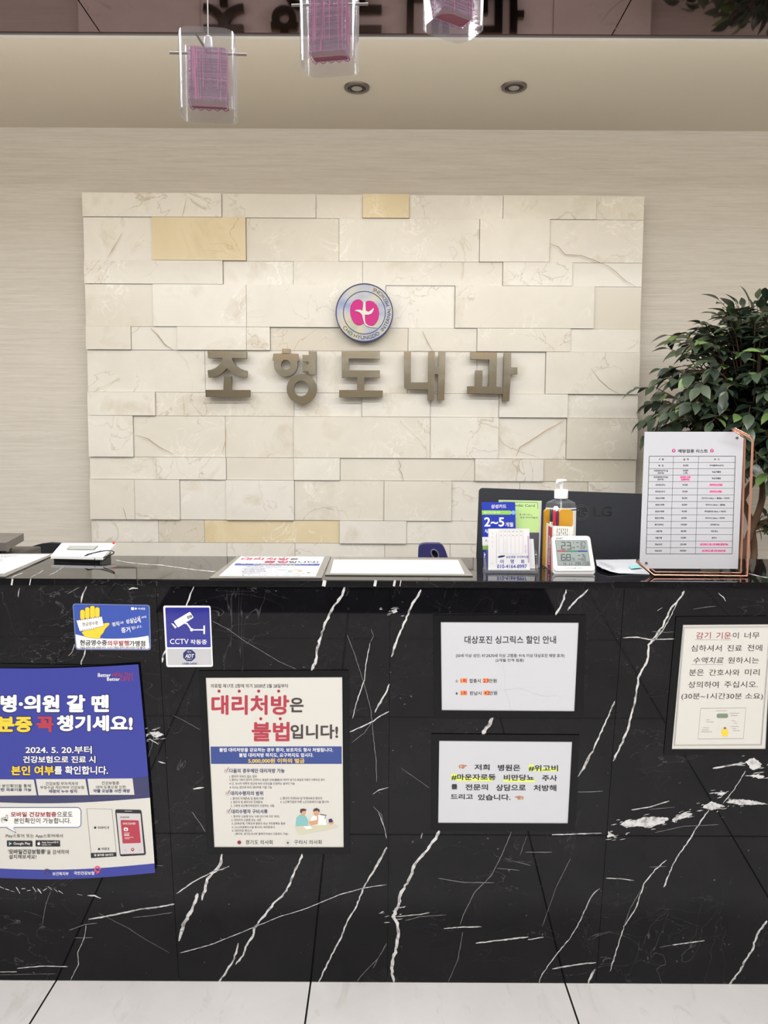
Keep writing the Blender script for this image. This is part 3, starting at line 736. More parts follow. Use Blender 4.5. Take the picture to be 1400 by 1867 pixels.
prof = [(b0.y, b0.z), (TOP_Y1 - 0.01, 0.002), (TOP_Y1 - 0.01, b1.z), (b1.y, b1.z)]
body.prism([(edges[0], y, z) for y, z in prof], (edges[-1] - edges[0], 0, 0), M_DESK)
body.build('cabinet_body', counter, recalc=True)

ct = MB().box((0.014, (TOP_Y0 + TOP_Y1) / 2, TOP_Z - SLAB_T / 2), (edges[-1] - edges[0], TOP_Y1 - TOP_Y0, SLAB_T), M_BLACK)
pt = Print(ct, lambda x, y, off=0.0: TOP.pt(x, y, off), 0.0002)
zT, zT2 = Z(0, 940, 3.043), Z(0, 950, 6.364)
for conv, pts, w in ((zT, [(640, 246), (700, 258), (780, 268), (900, 275), (1000, 290), (1100, 303), (1205, 312)], 1.6), (zT2, [(735, 530), (650, 590), (565, 630)], 1.0), (zT2, [(505, 570), (440, 610), (370, 645), (352, 668)], 1.1),
                     (zT2, [(260, 600), (165, 640), (132, 668)], 1.6), (Z(1300, 780, 6.22), [(405, 1655), (480, 1670), (560, 1690), (622, 1700)], 2.4), (Z(380, 980, 2.8), [(0, 173), (40, 176)], 1.4)):
    P, W = jag([conv(*p) for p in pts], w); pt.line(P, [a * .7 for a in W], M_VEIN)
EDGE = upright(TOP_Y0)
pe = Print(ct, lambda x, y, off=0.0: EDGE.pt(x, y, off), 0.0002)
for x, w in ((21, 3), (54, 1.6), (590, 6.5), (683, 5), (718, 4), (729, 1.5)):
    pe.line([(x + 2, 1058 if x > 300 else 1055.5), (x, 1069 if x > 300 else 1067)], w, M_VEIN)
tag(ct.build('countertop', bevel=0.0015), 'thin polished black marble worktop lying along the counter', 'countertop')

# ================================================================== notices on the counter front
def base_of(plane, pts, off=0.0):
    c = V((0, 0, 0))
    for p in pts: c += plane.pt(*p, off)
    return c / len(pts)
def sheet_body(mb, mp, q, m, off, thick=0.0004):
    P = [mp(x, y, off) for x, y in q]
    d = (mp(q[0][0], q[0][1], off - thick) - P[0])
    mb.prism(P[::-1], d, m)
def framed(name, conv, outer, inner, label, cat, draw, paper=M_PAPER, parts=None, sheet_q=None, plane=FRONT, tilt=0.0006):
    """black plastic frame with a sheet of paper behind its opening"""
    mp = on(plane, conv)
    lo = base_of(plane, [conv(*p) for p in outer])
    t = thing(name, label, cat, lo)
    fb = MB(); n = len(outer)
    A = [mp(x, y, 0.0024) for x, y in outer]; B = [mp(x, y, 0.0024) for x, y in inner]
    C_ = [mp(x, y, tilt) for x, y in outer]; D = [mp(x, y, tilt) for x, y in inner]
    vs = A + B + C_ + D
    for i in range(4):
        j = (i + 1) % 4
        fb.add([vs[i], vs[j], vs[4 + j], vs[4 + i]], [[3, 2, 1, 0]], M_FRAME)
        fb.add([vs[8 + i], vs[8 + j], vs[12 + j], vs[12 + i]], [[0, 1, 2, 3]], M_FRAME)
        fb.add([vs[i], vs[j], vs[8 + j], vs[8 + i]], [[0, 1, 2, 3]], M_FRAME)
        fb.add([vs[4 + i], vs[4 + j], vs[12 + j], vs[12 + i]], [[3, 2, 1, 0]], M_FRAME)
    fb.build('frame', t)
    sb = MB(); q = sheet_q or inner
    sheet_body(sb, mp, q, paper, 0.0012)
    draw(Print(sb, mp, 0.0014, 0.00012), t)
    sb.build('printed_sheet', t)
    return t

# shingles vaccine notice
z1 = Z(780, 1110, 4.667)
def d1(p, t):
    p.text('대상포진 싱그릭스 할인 안내', (312, 230, 1090, 297), M_INK, 0.012)
    p.text('(50세 이상 성인: 97.2%70세 이상 고령층: 91% 이상 대상포진 예방 효과)', (238, 383, 1163, 418), M_INK, 0.006)
    p.text('(2개월 간격 접종)', (577, 425, 818, 455), M_INK, 0.006)
    for y, st, a, b, c in ((592, '☆', '1회', '접종시', '23'), (697, '★', '2회', '완납시', '42')):
        dy = 4 if y > 600 else 0
        p.poly([(x, yy) for x, yy in rr(274, y - 2, 336, y + 40, 10)], M_OHL, 0); p.poly(rr(466 + dy, y - 2, 520 + dy * 2, y + 40, 10), M_OHL, 0)
        p.text(st, (232, y + 8, 258, y + 36), M_INK); p.text(a, (280, y + 4, 328, y + 36), M_DKRED, 0.02, 2)
        p.text(b, (352 + dy, y + 4, 448 + dy * 2, y + 38), M_INK, 0.01); p.text(c, (470 + dy * 2, y + 4, 516 + dy * 2, y + 34), M_DKRED, 0.02, 2)
        p.text('만원', (520 + dy, y + 4, 586 + dy, y + 36), M_INK, 0.01)
    p.line([(605, 330), (628, 450), (655, 560), (656, 690), (690, 780), (705, 860)], 1.6, M_INK3, 1); p.line([(560, 695), (700, 685), (780, 672), (900, 720), (1010, 750), (1100, 735), (1132, 765), (1090, 815)], 1.2, M_INK3, 1)
framed('framed_notice', z1, [(45, 55), (1345, 52), (1320, 930), (52, 926)], [(110, 113), (1283, 118), (1246, 872), (118, 863)],
       'upper landscape notice in a black frame, orange highlights on its prices, counter front', 'notice', d1)
# injection notice
z2 = Z(770, 1320, 4.667)
M_HANDP = mat('tan_hand_print', (190, 128, 84), 0.5)
def d2(p, t):
    for q in ([(955, 372), (1156, 374), (1156, 402), (955, 402)], [(905, 345), (950, 345), (948, 402), (900, 402)], [(246, 422), (300, 424), (298, 480), (242, 478)], [(298, 452), (604, 458), (598, 488), (290, 486)], [(690, 468), (960, 472), (958, 496), (686, 492)]):
        p.poly(q, M_YHL, 0)
    for s, q in (('저희', (443, 343, 572, 394)), ('병원은', (642, 345, 833, 400)), ('#위고비', (903, 350, 1154, 402)), ('#마운자로등', (246, 426, 624, 478)), ('비만당뇨', (692, 430, 950, 482)), ('주사', (1018, 434, 1147, 486)),
                 ('를', (245, 512, 299, 556)), ('전문의', (365, 512, 558, 564)), ('상담으로', (626, 514, 880, 570)), ('처방해', (946, 518, 1140, 572)), ('드리고', (240, 596, 431, 642)), ('있습니다.', (472, 598, 750, 650))):
        p.text(s, q, M_INK, 0.024)
    p.text('☞', (310, 346, 378, 380), M_HANDP, 0.02); p.text('☜', (788, 612, 860, 644), M_HANDP, 0.02)
    p.line([(318, 352), (345, 350), (375, 357)], 7, M_HANDP, 0); p.line([(795, 625), (820, 618), (856, 622)], 7, M_HANDP, 0)
framed('framed_notice', z2, [(78, 85), (1337, 95), (1300, 915), (75, 905)], [(143, 143), (1274, 152), (1237, 846), (134, 842)],
       'lower landscape notice in a black frame, yellow-green marker under words, counter front', 'notice', d2)
# cold-symptom notice at the right edge
z3 = Z(1190, 1110, 6.667)
def d3(p, t):
    p.line([(375, 222), (1432, 214), (1320, 1656), (258, 1664)], 7, M_INK2, 0, True)
    p.line([(388, 236), (1418, 228), (1310, 1645), (270, 1652)], 3, M_NAVY, 0, True)
    def row(s, x0, x1, y0, y1, m=M_INK, sk=0.06, b=0.0): p.text(s, (x0, y0, x1, y1), m, b, skew=sk)
    row('감기', 525, 702, 285, 364, M_DKRED); row('기운', 770, 950, 285, 366, M_DKRED); row('이', 970, 1042, 286, 362); row('너무', 1113, 1296, 285, 362)
    p.line([(515, 376), (950, 380)], 2, M_INK2, 1)
    row('심하셔서', 463, 835, 440, 518); row('진료', 903, 1082, 440, 515); row('전에', 1147, 1328, 436, 514)
    row('수액치료', 482, 850, 588, 664, M_INK, 0.3); row('원하시는', 912, 1288, 588, 664); p.line([(470, 676), (852, 678)], 2, M_INK2, 1)
    row('분은', 440, 618, 736, 812); row('간호사와', 682, 1054, 736, 812); row('미리', 1118, 1296, 734, 810)
    row('상의하여', 430, 798, 882, 962); row('주십시오.', 866, 1275, 880, 958)
    row('(30분~1시간30분 소요)', 346, 1336, 1024, 1110)
    p.line([(583, 1210), (1133, 1205), (1100, 1578), (550, 1583)], 4, M_INK2, 0, True)
    for x, y, w in ((768, 1240, 150), (930, 1270, 130), (945, 1298, 100), (650, 1350, 50), (648, 1376, 110), (955, 1362, 60), (985, 1388, 50), (612, 1446, 80), (596, 1472, 100), (585, 1496, 150), (950, 1430, 105), (965, 1456, 60), (972, 1480, 100)):
        p.line([(x + k * 8, y + (4 if k % 2 else -4) * ((k * 7) % 3) / 2) for k in range(int(w / 8))], 3.0, M_INK2, 1)
    # ice bag and honey jar of the little drawing
    p.poly(rr(776, 1274, 916, 1328, 24), mat('sage_print', (122, 140, 118), .6), 1); p.poly([(842, 1462), (900, 1458), (920, 1505), (905, 1550), (850, 1552), (833, 1510)], M_YEL, 1)
    p.poly(rr(862, 1440, 892, 1462, 6), M_INK2, 2)
framed('framed_notice', z3, [(285, 98), (1560, 88), (1480, 1775), (135, 1770)], [(368, 195), (1445, 188), (1370, 1704), (232, 1705)],
       'cream portrait notice in a black frame at the right end of the counter front', 'notice', d3, M_PAPER_W)

# proxy-prescription notice (the same sheet also lies on the worktop)
z4 = Z(350, 1210, 4.667)
def proxy_sheet(p, small=True):
    p.text('의료법 제17조 2항에 의거 2020년 2월 28일부터', (160, 172, 815, 206), M_INK, 0.006)
    for s, q in (('대리처방', (165, 268, 828, 436)), ('불법', (508, 496, 830, 661))):
        p.text(s, q, M_RED, 0.03, res=5)
    p.text('은', (832, 290, 950, 414), M_HAIR, 0.028, res=4); p.text('입니다!', (838, 517, 1243, 641), M_HAIR, 0.028, res=4)
    for x, y in ((230, 234), (402, 234), (567, 234), (737, 234), (585, 469), (751, 469)): p.circ(x, y, 13, M_DKRED, 1, n=14)
    p.poly([(158, 706), (1273, 704), (1274, 853), (162, 853)], M_BAND, 0)
    p.text('불법 대리처방을 강요하는 경우 환자, 보호자도 형사 처벌됩니다.', (232, 716, 1200, 752), M_WHITEINK, 0.02)
    p.text('불법 대리처방 하지도, 요구하지도 맙시다.', (400, 761, 1033, 797), M_WHITEINK, 0.02)
    p.text('5,000,000원 이하의 벌금', (478, 806, 957, 848), M_YEL, 0.018)
    for y, x, s, x1 in ((893, 318, '다음의 경우에만 대리처방 가능', 788), (1085, 328, '대리수령자의 범위', 605), (1240, 335, '대리수령자 구비서류', 643)):
        p.text(s, (x, y, x1, y + 37), M_NAVY, 0.02)
        p.line([(x - 40, y + 6), (x - 10, y + 6), (x - 10, y + 34), (x - 40, y + 34)], 2, M_INK2, 0, True); p.line([(x - 36, y + 14), (x - 26, y + 26), (x - 6, y - 10)], 5, M_DKRED, 1)
    for s, q in (('1. 환자의 의식이 없는 경우', (318, 948, 552, 972)), ('2. 환자의 거동이 현저히 곤란하고 동일한 상병(傷病)에 대하여 장기간 동일한 처방이 이루어진 경우', (318, 978, 1130, 1002)),
                 ('※ 단, 의사의 의학적 판단에 따라 안전성을 인정하는 경우만 가능', (318, 1010, 875, 1033)), ('※ 의사는 판단에 따라 대리처방 거절 가능', (320, 1042, 680, 1064)),
                 ('1. 환자의 직계존속 및 형제·자매', (328, 1136, 607, 1160)), ('2. 환자의 직계비속 및 직계비속의 배우자', (750, 1134, 1108, 1158)), ('3. 배우자 및 배우자의 직계존속', (330, 1167, 600, 1190)),
                 ('4. 노인복지법에 따른 노인의료복지시설 종사자', (750, 1165, 1163, 1188)), ('5. 그밖에 보건복지부장관이 인정하는 사람', (330, 1198, 700, 1221)), ('1. 환자의 신분증 또는 사본 (만17세 미만 예외)', (335, 1290, 743, 1314)),
                 ('2. 대리자의 신분증 또는 사본', (335, 1320, 587, 1342)), ('3. (친족관계) 가족관계 증명서 또는 주민등록표 등본', (338, 1350, 793, 1374)), ('4. (노인의료복지시설 종사자) 재직증명서', (338, 1382, 703, 1405)),
                 ('5. 대리처방 확인서', (340, 1410, 507, 1432)), ('(복지부, 경기도의사회 홈페이지에서 다운로드 가능)', (365, 1438, 818, 1462))):
        p.text(s, q, M_INK2, 0.008, res=2)
    p.text('경기도 의사회', (455, 1501, 687, 1538), M_INK, 0.004); p.text('구리시 의사회', (868, 1501, 1103, 1537), M_INK, 0.004)
    p.circ(402, 1521, 21, M_INK3, 0); p.circ(402, 1521, 16, M_DKRED, 1); p.circ(402, 1521, 7, M_HAIR, 2); p.ring(815, 1523, 22, 3, M_INK3, 0); p.circ(815, 1525, 10, M_INK2, 1)
    # drawing: doctor and visitor at a desk
    p.poly([(880, 1385), (888, 1310), (918, 1285), (960, 1290), (988, 1330), (990, 1385)], M_TEAL, 1); p.circ(946, 1263, 23, M_SKIN, 1, 27); p.poly([(918, 1262), (922, 1238), (950, 1233), (975, 1242), (970, 1252), (938, 1256), (930, 1275)], M_HAIR, 2)
    p.poly([(1000, 1390), (1010, 1310), (1040, 1285), (1080, 1285), (1135, 1300), (1148, 1375), (1100, 1392)], mat('print_white', (240, 240, 238), .6), 1); p.line([(1000, 1390), (1010, 1310), (1040, 1285), (1080, 1285), (1135, 1300), (1148, 1375)], 3, M_INK3, 2)
    p.circ(1058, 1268, 25, M_SKIN, 2, 29); p.poly([(1030, 1262), (1034, 1238), (1060, 1228), (1086, 1242), (1086, 1266), (1070, 1252), (1045, 1254)], M_HAIR, 3)
    p.poly([(1062, 1296), (1074, 1296), (1074, 1345), (1064, 1350)], M_SKIN, 3); p.poly([(990, 1345), (1060, 1330), (1075, 1365), (1010, 1378)], M_SKIN, 3)
    p.poly([(870, 1385), (1100, 1372), (1240, 1376), (1240, 1390), (1130, 1420), (910, 1455)], M_DESKP, 2); p.poly([(945, 1385), (1005, 1380), (1025, 1402), (975, 1410)], M_WHITEINK, 3)
    p.line([(1090, 1282), (1142, 1290), (1128, 1320)], 5, M_INK, 3); p.circ(1182, 1352, 24, M_SKIN, 3, 16); p.poly([(1165, 1350), (1162, 1325), (1188, 1318), (1200, 1342), (1188, 1352)], M_NAVY, 4)
framed('framed_poster', z4, [(55, 62), (1333, 57), (1345, 1620), (130, 1620)], [(117, 120), (1278, 115), (1290, 1563), (190, 1562)],
       'tall framed notice with big red headline and blue band on the counter front', 'notice', lambda p, t: proxy_sheet(p), M_PAPER_W)

# ------------------------------------------------------------------ large blue poster, standing off its backing
z5p = Z(0, 1200, 4.447)
def bulge(x, y): return 0.0030 + 0.0045 * max(0, (x + 200) / 1450) + 0.003 * max(0, y / 1780)
def mP(x, y, off=0.0): return FRONT.pt(*z5p(x, y), bulge(x, y) + off)
po = thing('wall_poster', 'large blue and white poster at the left end of the counter front', 'poster', FRONT.pt(*z5p(480, 900)))
bk = MB(); mB = on(FRONT, z5p)
bk.prism([mB(x, y, 0.0022) for x, y in [(-175, 42), (1130, 62), (1180, 600), (1240, 1250), (1262, 1722), (-190, 1755)]][::-1], -FRONT.n * 0.0016, M_FRAME)
bk.build('backing_board', po)
sh = MB(); n = 16
def edge_pt(a, b):
    """point of the curling sheet, a across and b down"""
    L = V((-200 - 12 * b, 80 + 1690 * b)); Rr = V((1122 + 135 * b, 50 + 1690 * b))
    x = L.x + (Rr.x - L.x) * a; y = L.y + (Rr.y - L.y) * a
    y += math.sin(math.pi * a) * (16 * (1 - b) + 36 * b); x += math.sin(math.pi * b) * 8 * a
    return x, y
gv = [edge_pt(i / n, j / n) for j in range(n + 1) for i in range(n + 1)]
fr_, bk_ = [mP(x, y, 0) for x, y in gv], [mP(x, y, -0.0005) for x, y in gv]
fs = [[j * (n + 1) + i, (j + 1) * (n + 1) + i, (j + 1) * (n + 1) + i + 1, j * (n + 1) + i + 1] for j in range(n) for i in range(n)]
sh.add(fr_, fs, M_PBLUE); sh.add(bk_, [f[::-1] for f in fs], M_PBLUE)
rim = [i for i in range(n)] + [i * (n + 1) + n for i in range(n)] + [n * (n + 1) + n - i for i in range(n)] + [(n - i) * (n + 1) for i in range(n)]
sh.add(fr_ + bk_, [[rim[k], rim[(k + 1) % len(rim)], rim[(k + 1) % len(rim)] + len(fr_), rim[k] + len(fr_)] for k in range(len(rim))], M_PBLUE)
p = Print(sh, mP, 0.0003, 0.00022)
def panelq(b0, b1, m, lv, a1=1.0):
    vs = []; fs = []
    for j in range(9):
        for i in range(n + 1):
            x, y = edge_pt(i / n * a1, b0 + (b1 - b0) * j / 8); vs.append(mP(x, y, p.o(lv)))
    for j in range(8):
        for i in range(n): k = j * (n + 1) + i; fs.append([k, k + n + 1, k + n + 2, k + 1])
    sh.add(vs, fs, m)
panelq(0.540, 0.640, M_PBLUE2, 0); panelq(0.640, 0.955, M_PAPER_W, 0)
M_OUTL = mat('navy_outline', (24, 24, 52), .4)
def outlined(s, q, m, b, res=5):  # letters over a larger printed navy outline
    q0 = (q[0] - 5, q[1] - 4, q[2] + 6, q[3] + 7); p.text(s, q0, M_OUTL, b + 0.012, 1, res); p.text(s, q, m, b, 3, res)
outlined('병·의원 갈 땐', (4, 296, 884, 440), M_WHITEINK, 0.046)
outlined('신분증', (-165, 470, 262, 600), M_YEL, 0.046); p.text('꼭', (294, 472, 436, 600), M_RED, 0.046, 3, 5); outlined('챙기세요!', (460, 462, 1076, 592), M_WHITEINK, 0.042)
outlined('2024. 5. 20.부터', (206, 712, 744, 774), M_WHITEINK, 0.02); outlined('건강보험으로 진료 시', (186, 792, 774, 850), M_WHITEINK, 0.026)
outlined('본인 여부', (90, 872, 437, 950), M_YEL, 0.032); outlined('를 확인합니다.', (440, 874, 876, 943), M_WHITEINK, 0.024)
p.text('Better', (793, 122, 898, 152), M_WHITEINK, 0.012); p.text('HEALTH', (910, 118, 1056, 150), M_RED, 0.004); p.text('Better', (867, 155, 972, 184), M_WHITEINK, 0.012); p.text('LIFE', (980, 152, 1056, 182), M_RED, 0.004)
p.line([(1066, 118), (1072, 122), (1074, 182)], 5, M_RED, 1)
for q in ([(-170, 982), (274, 984), (298, 1112), (-150, 1116)], [(290, 980), (692, 980), (715, 1110), (312, 1112)], [(709, 978), (1074, 975), (1090, 1108), (727, 1108)]):
    p.grid(q, M_PAPER_W, 1, 6)
for s, q, b in (('확실한 본인확인을 통해', (-92, 1022, 250, 1050), 0), ('안전한 의료이용 가능', (-60, 1054, 255, 1080), .02), ('건강보험 무자격자의', (370, 1004, 630, 1031), 0), ('부정수급 차단하여 건강보험', (326, 1036, 680, 1061), 0), ('재정의 누수 방지', (394, 1066, 624, 1093), .02),
                ('건강보험증', (824, 1000, 965, 1026), 0), ('대여·도용으로 인한', (778, 1033, 1020, 1058), 0), ('약물 오남용 사전 예방', (756, 1062, 1054, 1090), .02)):
    p.text(s, q, M_NAVY if b else M_INK, b, 3)
bub = rr(-170, 1212, 656, 1372, 30)
p.poly(bub, M_WHITEINK, 2); p.line(bub, 5, M_BAND, 3, True); p.poly([(55, 1370), (130, 1415), (110, 1366)], M_WHITEINK, 4); p.line([(55, 1376), (130, 1417), (108, 1376)], 4, M_BAND, 5)
p.text('모바일 건강보험증', (87, 1246, 457, 1288), M_DKRED, 0.026, 4); p.text('으로도', (462, 1246, 588, 1284), M_INK, 0.006, 4); p.text('본인확인이 가능합니다.', (113, 1296, 574, 1340), M_INK, 0.006, 4)
p.text('☝', (8, 1270, 64, 1336), M_INK, 0.0, 4)
p.text('Play스토어 또는 App스토어에서', (46, 1426, 508, 1460), M_INK, 0.0, 3); p.text("'모바일건강보험증'", (66, 1550, 372, 1588), M_INK, 0.02, 3); p.text('을 검색하여', (380, 1554, 556, 1590), M_INK, 0.0, 3); p.text('설치해보세요!', (72, 1592, 294, 1628), M_INK, 0.004, 3)
p.poly(rquad([(55, 1478), (262, 1480), (264, 1528), (56, 1528)], 6), M_INK, 2); p.text('Google Play', (110, 1492, 246, 1518), M_WHITEINK, 0.006, 3); p.poly([(72, 1488), (98, 1503), (72, 1520)], M_TEAL, 3)
p.poly(rquad([(287, 1476), (486, 1478), (488, 1528), (288, 1528)], 6), M_INK, 2); p.text('App Store에서', (338, 1484, 472, 1504), M_WHITEINK, 0.004, 3); p.text('다운로드 하기', (338, 1508, 414, 1520), M_WHITEINK, 0.0, 3); p.circ(314, 1505, 11, M_WHITEINK, 3); p.poly([(314, 1492), (322, 1482), (318, 1494)], M_WHITEINK, 3)
p.line([(702, 1220), (907, 1224), (943, 1575), (738, 1580)], 3, M_INK2, 2, True)
p.text('안드로이드 폰', (792, 1364, 884, 1384), M_INK, .01, 3); p.poly([(760, 1374), (771, 1363), (783, 1374), (771, 1386)], M_INK, 3); p.text('아이폰 폰', (824, 1536, 886, 1558), M_INK, .01, 3); p.circ(803, 1548, 9, M_INK, 3)
p.poly([(735, 1582), (942, 1575), (945, 1607), (738, 1621)], M_INK, 3); p.text('앱 설치용 QR코드', [(762, 1588), (920, 1583), (921, 1602), (763, 1608)], M_WHITEINK, 0.02, 4)
p.poly(rquad([(932, 1226), (1146, 1230), (1184, 1596), (972, 1608)], 18), M_INK, 2); p.poly([(945, 1256), (1138, 1260), (1168, 1582), (978, 1590)], mat('screen_print', (206, 200, 202), .4), 3)
p.poly(rquad([(977, 1312), (1124, 1315), (1142, 1498), (994, 1503)], 9), M_RED, 4); p.text('모바일 건강보험증', (996, 1332, 1098, 1350), M_WHITEINK, .01, 5); p.poly(rr(1003, 1374, 1038, 1402, 10), M_WHITEINK, 5); p.circ(1020, 1390, 7, M_RED, 6)
p.line([(1006, 1418), (1050, 1418)], 4, M_WHITEINK, 5); p.line([(1006, 1434), (1048, 1434)], 8, M_WHITEINK, 5); p.line([(1010, 1452), (1082, 1452)], 3, M_WHITEINK, 5); p.line([(1010, 1464), (1050, 1464)], 3, M_WHITEINK, 5)
p.text('모바일건강보험', (972, 1284, 1046, 1296), M_INK, .01, 4); p.circ(1075, 1552, 13, M_DKRED, 4); p.circ(1075, 1550, 5, M_WHITEINK, 5); p.circ(1018, 1558, 8, M_INK3, 4); p.circ(1132, 1556, 8, M_INK3, 4); p.line([(1010, 1240), (1070, 1241)], 4, M_INK3, 3)
p.circ(380, 1738, 30, M_PBLUE2, 1); p.poly(arc(380, 1738, 30, 180, 360, 14) + arc(395, 1738, 15, 0, -180, 8)[0:0] + [(410, 1738)] + arc(380, 1740, 28, 350, 200, 10), M_RED, 2); p.circ(384, 1742, 15, M_PBLUE, 3); p.ring(380, 1738, 27, 6, M_BAND, 2)
p.text('보건복지부', (426, 1733, 556, 1762), M_WHITEINK, 0.012); p.text('국민건강보험', (598, 1728, 764, 1757), M_WHITEINK, 0.016); p.ring(790, 1711, 20, 12, mat('coral_ink', (220, 80, 110), .5), 2); p.line([(812, 1715), (800, 1738), (780, 1745)], 8, MATS['coral_ink'], 2)
sh.build('printed_sheet', po)

# ------------------------------------------------------------------ two stickers
zs = Z(120, 1080, 4.667); mS = on(FRONT, zs)
sk = MB(); o1 = rquad([(57, 96), (714, 107), (724, 492), (84, 489)], 26)
sk.prism([mS(x, y, 0.0008) for x, y in o1][::-1], -FRONT.n * 0.0006, mat('sticker_edge', (120, 130, 170), .3))
p = Print(sk, mS, 0.0009, 0.00012)
p.poly(rquad([(63, 102), (706, 113), (716, 484), (90, 481)], 24), M_STKBLUE, 0)
p.poly([(82, 357), (160, 376), (240, 388), (330, 394), (420, 395), (520, 392), (610, 384), (703, 369), (712, 470), (700, 481), (105, 478), (92, 466)], M_WHITEINK, 1)
for x0, x1, y0, y1 in ((122, 161, 148, 232), (164, 202, 126, 226), (206, 246, 114, 222), (248, 287, 127, 216)):
    p.poly(rr(x0 - 3, y0 - 3, x1 + 3, y1, 20), M_INK, 2); p.poly(rr(x0, y0, x1, y1, 18), M_YEL, 3)
palm = [(134, 340), (150, 330), (240, 300), (290, 288), (330, 262), (362, 258), (374, 268), (362, 284), (335, 310), (318, 345), (295, 370), (290, 394), (200, 384), (160, 375)]
p.line(palm, 5, M_INK, 2, True); p.poly(palm, M_YEL, 3)
rc = [(90, 238), (306, 204), (324, 286), (250, 302), (240, 312), (118, 332)]
p.poly(rc, M_WHITEINK, 4); p.line(rc, 2.5, M_INK, 5, True); p.text('현금영수증', [(140, 258), (272, 244), (275, 274), (143, 290)], M_INK, 0.004, 5)
for k in range(11): p.circ(106 + k * 19, 241 - k * 2.9, 3.5, M_INK, 5, n=8)
for k in range(7): p.circ(126 + k * 18, 322 - k * 3.0, 3.5, M_INK, 5, n=8)
p.text('정직', [(390, 258), (452, 246), (456, 286), (396, 290)], M_WHITEINK, 0.012, 2); p.text('과', [(458, 250), (492, 244), (494, 266), (460, 272)], M_WHITEINK, 0.01, 2); p.text('성실납세', [(508, 232), (628, 200), (640, 258), (514, 266)], M_WHITEINK, 0.014, 2); p.text('의', [(640, 206), (682, 198), (684, 216), (644, 226)], M_WHITEINK, .01, 2)
p.text('증거', [(468, 300), (542, 290), (552, 338), (474, 346)], M_WHITEINK, 0.014, 2); p.text('입니다.', [(556, 290), (648, 278), (650, 298), (562, 318)], M_WHITEINK, 0.01, 2)
p.poly([(555, 127), (580, 127), (580, 150), (556, 150)], M_WHITEINK, 2); p.circ(595, 139, 9, M_WHITEINK, 2); p.text('국세청', (612, 130, 674, 149), M_WHITEINK, .01, 2)
p.text('현금영수증', (120, 405, 350, 452), M_INK, 0.022, 3); p.text('의무발행', (353, 410, 538, 456), M_DKRED, 0.022, 3); p.text('가맹점', (541, 412, 675, 458), M_INK, 0.022, 3)
p.text('미발급 금액의 50% 과태료 부과,  신고시 미발급 금액의 20% 포상금 지급 ☎126', (120, 460, 676, 480), M_INK, 0.006, 3, 2)
lo = base_of(FRONT, [zs(*q) for q in o1])
tag(sk.build('sticker', loc=lo), 'blue sticker with a yellow hand holding a receipt, on the counter front', 'sticker')
ck = MB(); o2 = rquad([(828, 114), (1230, 115), (1252, 634), (856, 636)], 18)
ck.prism([mS(x, y, 0.0012) for x, y in o2][::-1], -FRONT.n * 0.0010, M_WHITEINK)
p = Print(ck, mS, 0.0013, 0.00012)
p.poly(rquad([(845, 129), (1221, 129), (1234, 468), (861, 468)], 10), M_CCTV, 0); p.poly(rquad([(862, 479), (1237, 479), (1241, 618), (868, 620)], 10), M_GREY, 0)
p.poly(rquad([(918, 246), (1056, 164), (1088, 214), (954, 300)], 10), M_WHITEINK, 1); p.poly([(896, 263), (912, 266), (944, 296), (930, 308)], M_WHITEINK, 1); p.poly([(1030, 205), (1066, 190), (1077, 208), (1040, 228)], M_INK, 2); p.text('ADT', [(1036, 206), (1064, 195), (1070, 208), (1042, 222)], M_WHITEINK, .01, 3)
p.line([(1012, 264), (1030, 264), (1068, 316)], 12, M_WHITEINK, 1); p.circ(1070, 318, 14, M_WHITEINK, 1); p.line([(1070, 319), (1172, 319)], 11, M_WHITEINK, 1); p.poly(rr(1170, 282, 1184, 356, 4), M_WHITEINK, 1)
p.text('CCTV', (886, 396, 1044, 440), M_WHITEINK, 0.004, 1); p.text('작동중', (1060, 402, 1200, 442), M_WHITEINK, 0.01, 1)
p.poly([(1050 + 56 * math.cos(R(22.5 + 45 * k)), 537 + 53 * math.sin(R(22.5 + 45 * k))) for k in range(8)], M_NAVY, 1); p.text('ADT', (1014, 525, 1086, 557), M_WHITEINK, 0.02, 2, skew=0.2); p.text('캡스', (1032, 499, 1068, 513), M_WHITEINK, 0, 2); p.text('SECURITY', (1026, 565, 1076, 573), M_WHITEINK, 0, 2)
p.text('1588-6400', (992, 598, 1116, 615), M_NAVY, 0.02, 1)
tag(ck.build('sticker', loc=base_of(FRONT, [zs(*q) for q in o2])), 'navy and grey sticker with a white security camera sign, on the counter front', 'sticker')

# ================================================================== things lying and standing on the worktop
def quad_map(q):
    """drawing square (0..1, 0..1) onto a px quad of the worktop"""
    (ax, ay), (bx, by), (cx, cy), (dx, dy) = q
    P = [TOP.pt(*w) for w in q]
    def mp(a, b, off=0.0):
        c = (P[0] * (1 - a) + P[1] * a) * (1 - b) + (P[3] * (1 - a) + P[2] * a) * b
        return c + V((0, 0, off))
    return mp
def lying(label, outer, inner, draw):
    mo, mi_ = quad_map(outer), quad_map(inner)
    t = thing('document_holder', label, 'document holder', TOP.pt(*outer[3]), 'document holders lying on the worktop')
    hb = MB(); hb.prism([mo(0, 0, .0022), mo(0, 1, .0022), mo(1, 1, .0022), mo(1, 0, .0022)], (0, 0, -.0018), mat('smoked_acrylic', (92, 90, 86), 0.12, coat=.5))
    hb.build('acrylic_plate', t, recalc=True)
    sb = MB(); sb.prism([mi_(0, 0, .0027), mi_(0, 1, .0027), mi_(1, 1, .0027), mi_(1, 0, .0027)], (0, 0, -.0004), M_PAPER)
    draw(Print(sb, mi_, 0.0029, 0.00015)); sb.build('printed_sheet', t)
    return t
